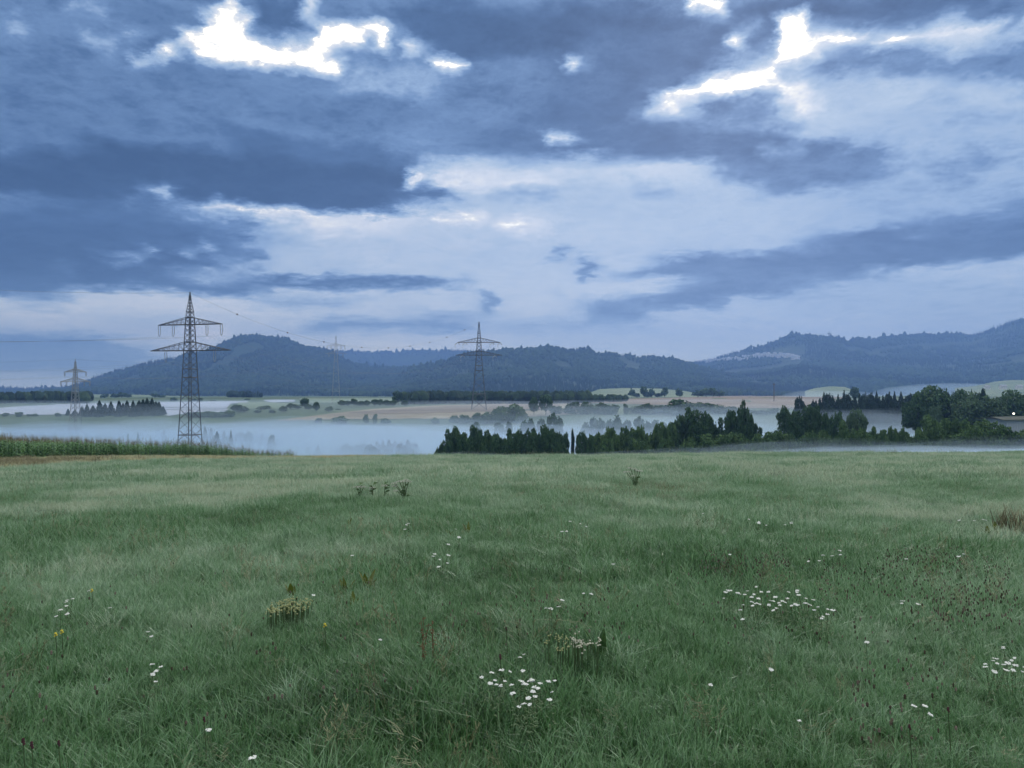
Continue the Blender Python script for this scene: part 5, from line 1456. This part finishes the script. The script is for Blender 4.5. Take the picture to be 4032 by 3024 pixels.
# broad-leaved docks
def leaf_blade(name, L, w, az, lean, curl, mat, seg=5):
    V, Fc = [], []
    dx, dy = math.cos(az), math.sin(az)
    for s in range(seg + 1):
        t = s / seg; ww = w * math.sin(math.pi * min(1, 0.06 + 0.92 * t)) ** 0.8 * 0.5
        o_ = L * (lean * t + curl * t * t); z = L * t * (1 - 0.4 * curl * t)
        for q in (-1, 0, 1):
            V.append((dx * o_ - dy * ww * q, dy * o_ + dx * ww * q, z - 0.12 * w * (1 - abs(q))))
    for s in range(seg):
        for q in range(2):
            k = s * 3 + q; Fc.append((k, k + 1, k + 4, k + 3))
    return simple_mesh(name, V, Fc, mat)
def dock(px, v_top, v_foot, wpx, label, n=4, mat=None):
    y = meadow_depth(px, v_foot, 0.20); x = px_x(px, y); z = float(ground_z(x, y))
    h = (v_foot - v_top) / F * y + 0.13; w = wpx / F * y
    root = tag(empty('dock_plant', (x, y, z - 0.02)), label, 'dock plant', 'broad-leaved docks in the grass')
    for i in range(n):
        part('leaf', leaf_blade('leaf', h * random.uniform(0.75, 1.08), w * random.uniform(0.32, 0.5), -1.57 + (i - (n - 1) / 2) * 0.75 + random.uniform(-.3, .3) + (math.pi if i % 2 else 0), 0.05 + 0.05 * i, random.uniform(0.1, 0.3), mat or M_DOCK), root)
dock(292, 571, 584, 14, 'olive dock with two upright broad leaves, leftmost of the docks')
dock(347, 567, 580, 14, 'olive dock just left of the ragged dock', 5)
dock(367, 561, 578, 18, 'ragged olive dock with a leaning top leaf', 5)
dock(353, 583, 591, 12, 'low olive dock below the pair of docks', 3)
dock(467.5, 514, 527, 7, 'tall narrow olive dock leaf in mid meadow', 3)
dock(451, 524, 529, 14, 'flat low dock beside the tall narrow dock leaf', 4)
dock(349, 511, 519, 6, 'small dark dock far off on the left meadow', 3)
dock(361, 509, 515, 5, 'smallest far dock right of the small dark one', 3)
dock(996.7, 512, 526, 7, 'upright olive dock beside the dark weed clump', 3)
dock(988, 520, 527, 10, 'low dark dock left of the upright olive one', 4)
dock(600, 612, 642, 22, 'dim green bushy dock above the cream flowers', 4, M_SHRUB)

# bedstraw: cream-yellow froth; cream bladder flowers; sorrel; burnet; weed clump; clover heads
def froth(name, label, px, v, wpx, hpx, mat, n, cat, size=0.010, h=0.22):
    y = meadow_depth(px, v, h); x = px_x(px, y); z = float(ground_z(x, y)); w = wpx / F * y / 2; d = hpx / F * y * 2.2
    root = tag(empty(name, (x, y, z)), label, cat)
    r = np.random.default_rng(int(px)); dm, bars = [], []
    for i in range(n):
        a = r.uniform(-1, 1) * w; b = r.uniform(-1, 1) * d; zz = h + r.normal(0, 0.025)
        z0 = float(ground_z(x + a, y + b)) - z
        for j in range(3):
            dm.append((a + r.normal(0, size * 1.4), b + r.normal(0, size * 1.4), z0 + zz + r.normal(0, size), size * r.uniform(0.6, 1.2), size * 0.8))
        bars.append(((a * 0.9, b * 0.9, z0), (a, b, z0 + zz), 0.004))
    part('flower_cluster', domes_mesh('flower_cluster', dm, mat), root, 'stuff')
    part('stem_cluster', bars_mesh('stem_cluster', bars, M_STEM), root, 'stuff')
froth('bedstraw_plant', 'frothy cream-yellow bedstraw patch, its long right part', 294, 605, 30, 5, M_CREAM, 60, 'bedstraw')
froth('bedstraw_plant', 'frothy cream-yellow bedstraw patch, its small left part', 273, 610.5, 11, 3, M_CREAM, 16, 'bedstraw')
froth('campion_plant', 'pale cream bladder flowers in a loose stand right of the sorrel', 586, 642, 30, 6, M_PALECREAM, 24, 'wild flower', 0.008, 0.3)
froth('campion_plant', 'dull cream flowers left beside the paler bladder flowers', 556, 641, 26, 8, M_CREAM, 16, 'wild flower', 0.007, 0.28)
for i, (p, v) in enumerate(crop(0, 0, BL, [(400, 300), (360, 318), (595, 35), (2105, 260)])):
    y = meadow_depth(p, v, 0.3); x = px_x(p, y)
    root = tag(empty('yellow_flower', (x, y, float(ground_z(x, y)))), ('taller of two yellow flowers on the left meadow', 'lower of two yellow flowers on the left meadow', 'yellow flower left of a white yarrow head', 'yellow flower spike right below the bedstraw')[i], 'flower', 'yellow flowers')
    part('stem', stem_mesh('stem', [(0, 0, -0.02), (0.01, 0, 0.15), (0, 0, 0.3)], 0.003, M_STEM), root)
    part('flower_head', domes_mesh('flower_head', [(0, 0, 0.30, 0.011, 0.009), (0.008, 0, 0.288, 0.008, 0.008), (-0.007, 0.005, 0.278, 0.008, 0.008)], M_YELLOW), root)
def sorrel(px, v_top, v_foot, label):
    y = meadow_depth(px, v_foot, 0.2); x = px_x(px, y); h = (v_foot - v_top) / F * y + 0.2
    root = tag(empty('sorrel_plant', (x, y, float(ground_z(x, y)))), label, 'sorrel', 'rusty sorrel stalks')
    r = np.random.default_rng(int(px * 10)); bx2, by2 = r.normal(0, 0.05, 2)
    part('stalk', stem_mesh('stalk', [(0, 0, -0.02), (bx2 * .5, by2 * .5, h * 0.5), (bx2, by2, h)], 0.0022, M_RUST), root)
    dm = []
    for i in range(13):
        t = r.uniform(0.45, 1.0); dm.append((bx2 * t + r.normal(0, 0.03 * (1.3 - t)), by2 * t + r.normal(0, 0.03 * (1.3 - t)), h * t + r.normal(0, 0.01), 0.007, 0.006))
    part('seed_cluster', domes_mesh('seed_cluster', dm, M_RUST), root, 'stuff')
for i, (p, v0, v1) in enumerate([(418, 622, 655), (422, 616, 652), (427, 624, 656), (433, 621, 650), (436, 628, 655)]):
    sorrel(p, v0, v1, f'{ORD[i]} from the left of five rusty sorrel stalks left of centre')
def burnet(px, v, label, h=0.29, s=1.0, group='dark red flower heads'):
    s *= 0.46
    y = meadow_depth(px, v, h); x = px_x(px, y)
    root = tag(empty('burnet_plant', (x, y, float(ground_z(x, y)))), label, 'flower', group)
    part('stem', stem_mesh('stem', [(0.02, 0, -0.02), (0.01, 0, h * 0.5), (0, 0, h)], 0.003, M_STEM), root)
    part('flower_head', domes_mesh('flower_head', [(0, 0, h, 0.017 * s, 0.018 * s), (0, 0, h + 0.022 * s, 0.014 * s, 0.014 * s), (0.004, 0, h - 0.02 * s, 0.014 * s, 0.014 * s)], M_BURNET), root)
burnet(341.3 + 1030 * .1543, BL + 472 * .1543, 'dark red flower head above the bottom centre patch', s=1.3)
burnet(1322 * .1543, BL + 878 * .1543, 'dark red flower head low in the left tussocks')
burnet(205 * .1543, BL + 1040 * .1543, 'right one of dark heads in the bottom left corner', s=1.2)
burnet(150 * .1543, BL + 1025 * .1543, 'left one of dark heads in the bottom left corner', s=1.2)
burnet(380 * .1543, BL + 1030 * .1543, 'lone dark head right of the bottom left pair', s=1.0)
burnet(341.3 + 1068 * .1543, BL + 290 * .1543, 'small dark red head above the big dark red one')
burnet(682.7 + 1720 * .1543, BL + 815 * .1543, 'dark head beside the low yarrow trio')
burnet(682.7 + 1470 * .1543, BL + 925 * .1543, 'dark head below the low yarrow trio')
y = meadow_depth(1018, 521, 0.2); x = px_x(1018, y)
wc = tag(empty('weed_clump', (x, y, float(ground_z(x, y)))), 'dark withered weed clump at the picture edge', 'weed')
o = blades_mesh('foliage', 220, 0.42, 0.35, 0.62, 0.016, 0.4, 77, M_BROWNWEED); wcm = o.data
part('foliage', wcm, wc, 'stuff')
# clover: many brownish heads in drifts
def ball_source(mat, seed):
    r = np.random.default_rng(seed)
    V, Fc = [], []
    dm = [(0, 0, 0.22, 0.0085, 0.009), (0, 0, 0.213, 0.008, 0.008)]
    me = domes_mesh('clover_head', dm, mat)
    return bpy.data.objects.new('clover_head', me)
M_CLOVER = material('clover_head', [(0.3, (0.060, 0.052, 0.036)), (0.5, (0.11, 0.095, 0.070)), (0.75, (0.20, 0.165, 0.135))], 2, 3, 0.85, 0.1, tint=0.4, coords='World')
CSRC = [ball_source(M_CLOVER, 1), ball_source(M_CLOVER, 2)]
cpts = []
for (px0, px1, v0, v1, n) in ((700, 748, 553, 572, 170), (752, 790, 552, 578, 120), (883, 960, 548, 566, 210), (820, 1010, 560, 600, 330), (930, 1020, 585, 625, 200), (690, 1020, 540, 640, 260), (440, 640, 600, 640, 110), (0, 420, 560, 720, 130), (850, 960, 660, 740, 90), (480, 700, 560, 600, 60)):
    for i in range(int(n * 0.7)):
        p = random.uniform(px0, px1); v = random.uniform(v0, v1)
        y = 1266.0 * 0.86 / max(12, v - 441.7); x = px_x(p, y)
        cpts.append((x, y))
cp = np.array(cpts); hh = rng.uniform(0.55, 1.05, len(cp))
o = scatter('clover', np.stack([cp[:, 0], cp[:, 1], ground_z(cp[:, 0], cp[:, 1])], -1), rng.uniform(0, 6.28, len(cp)), np.stack([hh, hh, rng.uniform(0.85, 1.45, len(cp))], -1), rng.integers(0, 2, len(cp)), rng.normal(0, 0.5, len(cp)), CSRC)
tag(o, kind='stuff')
print('yarrow', YN)
FOG = True

# ------------------------------------------------------------------ air: even haze over everything, and the fog lying in the valley
def volume_material(name, color, density, aniso):
    m = bpy.data.materials.new(name)
    m.use_nodes = True
    nt = m.node_tree
    nt.nodes.clear()
    v = nt.nodes.new('ShaderNodeVolumePrincipled')
    v.inputs['Color'].default_value = color + (1.0,)
    v.inputs['Density'].default_value = density
    v.inputs['Anisotropy'].default_value = aniso
    o = nt.nodes.new('ShaderNodeOutputMaterial')
    nt.links.new(v.outputs[0], o.inputs['Volume'])
    return m
def closed_box(name, x0, x1, y0, y1, z0, z1, mat):
    V = [(x0, y0, z0), (x1, y0, z0), (x1, y1, z0), (x0, y1, z0), (x0, y0, z1), (x1, y0, z1), (x1, y1, z1), (x0, y1, z1)]
    Fc = [(3, 2, 1, 0), (4, 5, 6, 7), (0, 1, 5, 4), (1, 2, 6, 5), (2, 3, 7, 6), (3, 0, 4, 7)]
    return tag(mesh_obj(name, V, Fc, (mat,)), kind='stuff')
HAZE_DENSITY = 0.0002
HAZE_COLOR = (0.23, 0.40, 0.79)
closed_box('haze', -9000, 9000, -600, 6300, -260, 450, volume_material('haze', HAZE_COLOR, HAZE_DENSITY, 0.45))

def fog_bank(name, x0, x1, y0, y1, top, floor, density, rough_amp=1.6, rough_len=60.0, edge=45.0, nx=90, ny=60, aniso=0.55, color=(0.66, 0.82, 1.0)):
    xs = np.linspace(x0, x1, nx); ys = np.linspace(y0, y1, ny)
    X, Y = np.meshgrid(xs, ys, indexing='ij')
    t = top(X, Y) if callable(top) else np.full_like(X, top)
    t = t + (fbm(X / rough_len, Y / rough_len + top_seed[0], 4) - 0.5) * 2 * rough_amp
    top_seed[0] += 13.7
    e = smooth(0, edge, X - x0) * smooth(0, edge, x1 - X) * smooth(0, edge, Y - y0) * smooth(0, edge, y1 - Y)
    Z = floor + 0.5 + (t - floor) * e
    n = nx * ny
    V = np.concatenate([np.stack([X, Y, Z], -1).reshape(-1, 3), np.stack([X, Y, np.full_like(X, floor)], -1).reshape(-1, 3)])
    f = grid_faces(nx, ny)
    side = []
    ring = [i * ny for i in range(nx)] + [(nx - 1) * ny + j for j in range(1, ny)] + [i * ny + ny - 1 for i in range(nx - 2, -1, -1)] + [j for j in range(ny - 2, 0, -1)]
    for a, b in zip(ring, ring[1:] + ring[:1]):
        side.append((a, b, b + n, a + n))
    faces = [tuple(q) for q in f[:, ::-1].tolist()] + [tuple(q) for q in (f + n).tolist()] + side
    o = mesh_obj(name, V, faces, (volume_material(name, color, density, aniso),))
    import bmesh
    bm = bmesh.new(); bm.from_mesh(o.data); bmesh.ops.recalc_face_normals(bm, faces=bm.faces); bm.to_mesh(o.data); bm.free()
    return tag(o, kind='stuff')
top_seed = [0.0]
if FOG:
    def swell(base, amp, k):
        # the fog's back heaves in long slow billows
        return lambda X, Y: base + amp * (fbm(X / 95.0 + k, Y / 60.0 + k, 3) - 0.5) * 2 + 1.2 * np.exp(-((X + 110) / 120.0) ** 2)
    fog_bank('fog', -420, 420, 150, 462, swell(-14.5, 4.2, 1.0), -42, 0.0040, 3.4, 34, 110)
    fog_bank('fog', -420, 420, 150, 452, swell(-18.0, 3.6, 5.0), -42, 0.009, 3.0, 32, 95)
    fog_bank('fog', -420, 420, 150, 440, swell(-21.5, 2.8, 9.0), -42, 0.016, 2.4, 30, 80)
    # wisps: loose tongues of denser fog drifting on top
    for (wx, wy, wl, ww, wt, wd) in ((-150, 318, 95, 34, -13.5, 0.0075), (-35, 352, 80, 26, -13.0, 0.0070), (70, 330, 70, 30, -12.5, 0.0065), (-70, 285, 60, 22, -19.0, 0.0110),
                                     (120, 392, 90, 34, -9.0, 0.0080), (55, 375, 75, 30, -10.0, 0.0075), (-190, 396, 90, 26, -13.5, 0.0060), (30, 412, 70, 18, -12.0, 0.0050), (150, 318, 50, 30, -11.5, 0.0060)):
        fog_bank('fog', wx - wl, wx + wl, wy - ww, wy + ww, lambda X, Y, a=wx, b=wy, c=wl, t=wt: t - 6.5 * np.abs((X - a) / c) ** 1.5, -42, wd, 3.6, 22, ww * 0.85, 44, 26)
    # ground mist on the slope between the meadow's crest and the hedge, thicker to the right
    def mist_over(th):
        def top(X, Y):
            body = smooth(98, 150, Y) * smooth(222, 176, Y)
            side = 0.72 + 0.28 * smooth(-10, 80, X)
            puff = 0.55 + 0.9 * fbm(X / 24.0 + th, Y / 30.0, 3)
            return ground_z(X, Y) + th * body * side * puff
        return top
    fog_bank('mist', -70, 250, 96, 224, mist_over(4.6), -40, 0.0030, 0.3, 26, 20, 140, 60)
    fog_bank('mist', -60, 250, 96, 216, mist_over(3.3), -40, 0.010, 0.3, 22, 20, 140, 60)
    fog_bank('mist', -50, 250, 96, 208, mist_over(2.5), -40, 0.020, 0.3, 20, 20, 140, 60)
    # thin sheets at the foot of the hills
    fog_bank('mist', 380, 760, 1150, 1500, -11, -60, 0.003, 5, 120, 150, 50, 30)
    fog_bank('mist', 900, 1560, 1850, 2300, lambda X, Y: 2 - 0.03 * np.abs(X - 1230), -70, 0.0030, 9, 110, 190, 60, 40)
    # the thin upper part of the fog, reaching over the stubble to the long wood
    fog_bank('fog', -620, 620, 225, 800, lambda X, Y: -11.0 - 0.006 * (Y - 500), -46, 0.0019, 2.0, 120, 110, 80, 50)
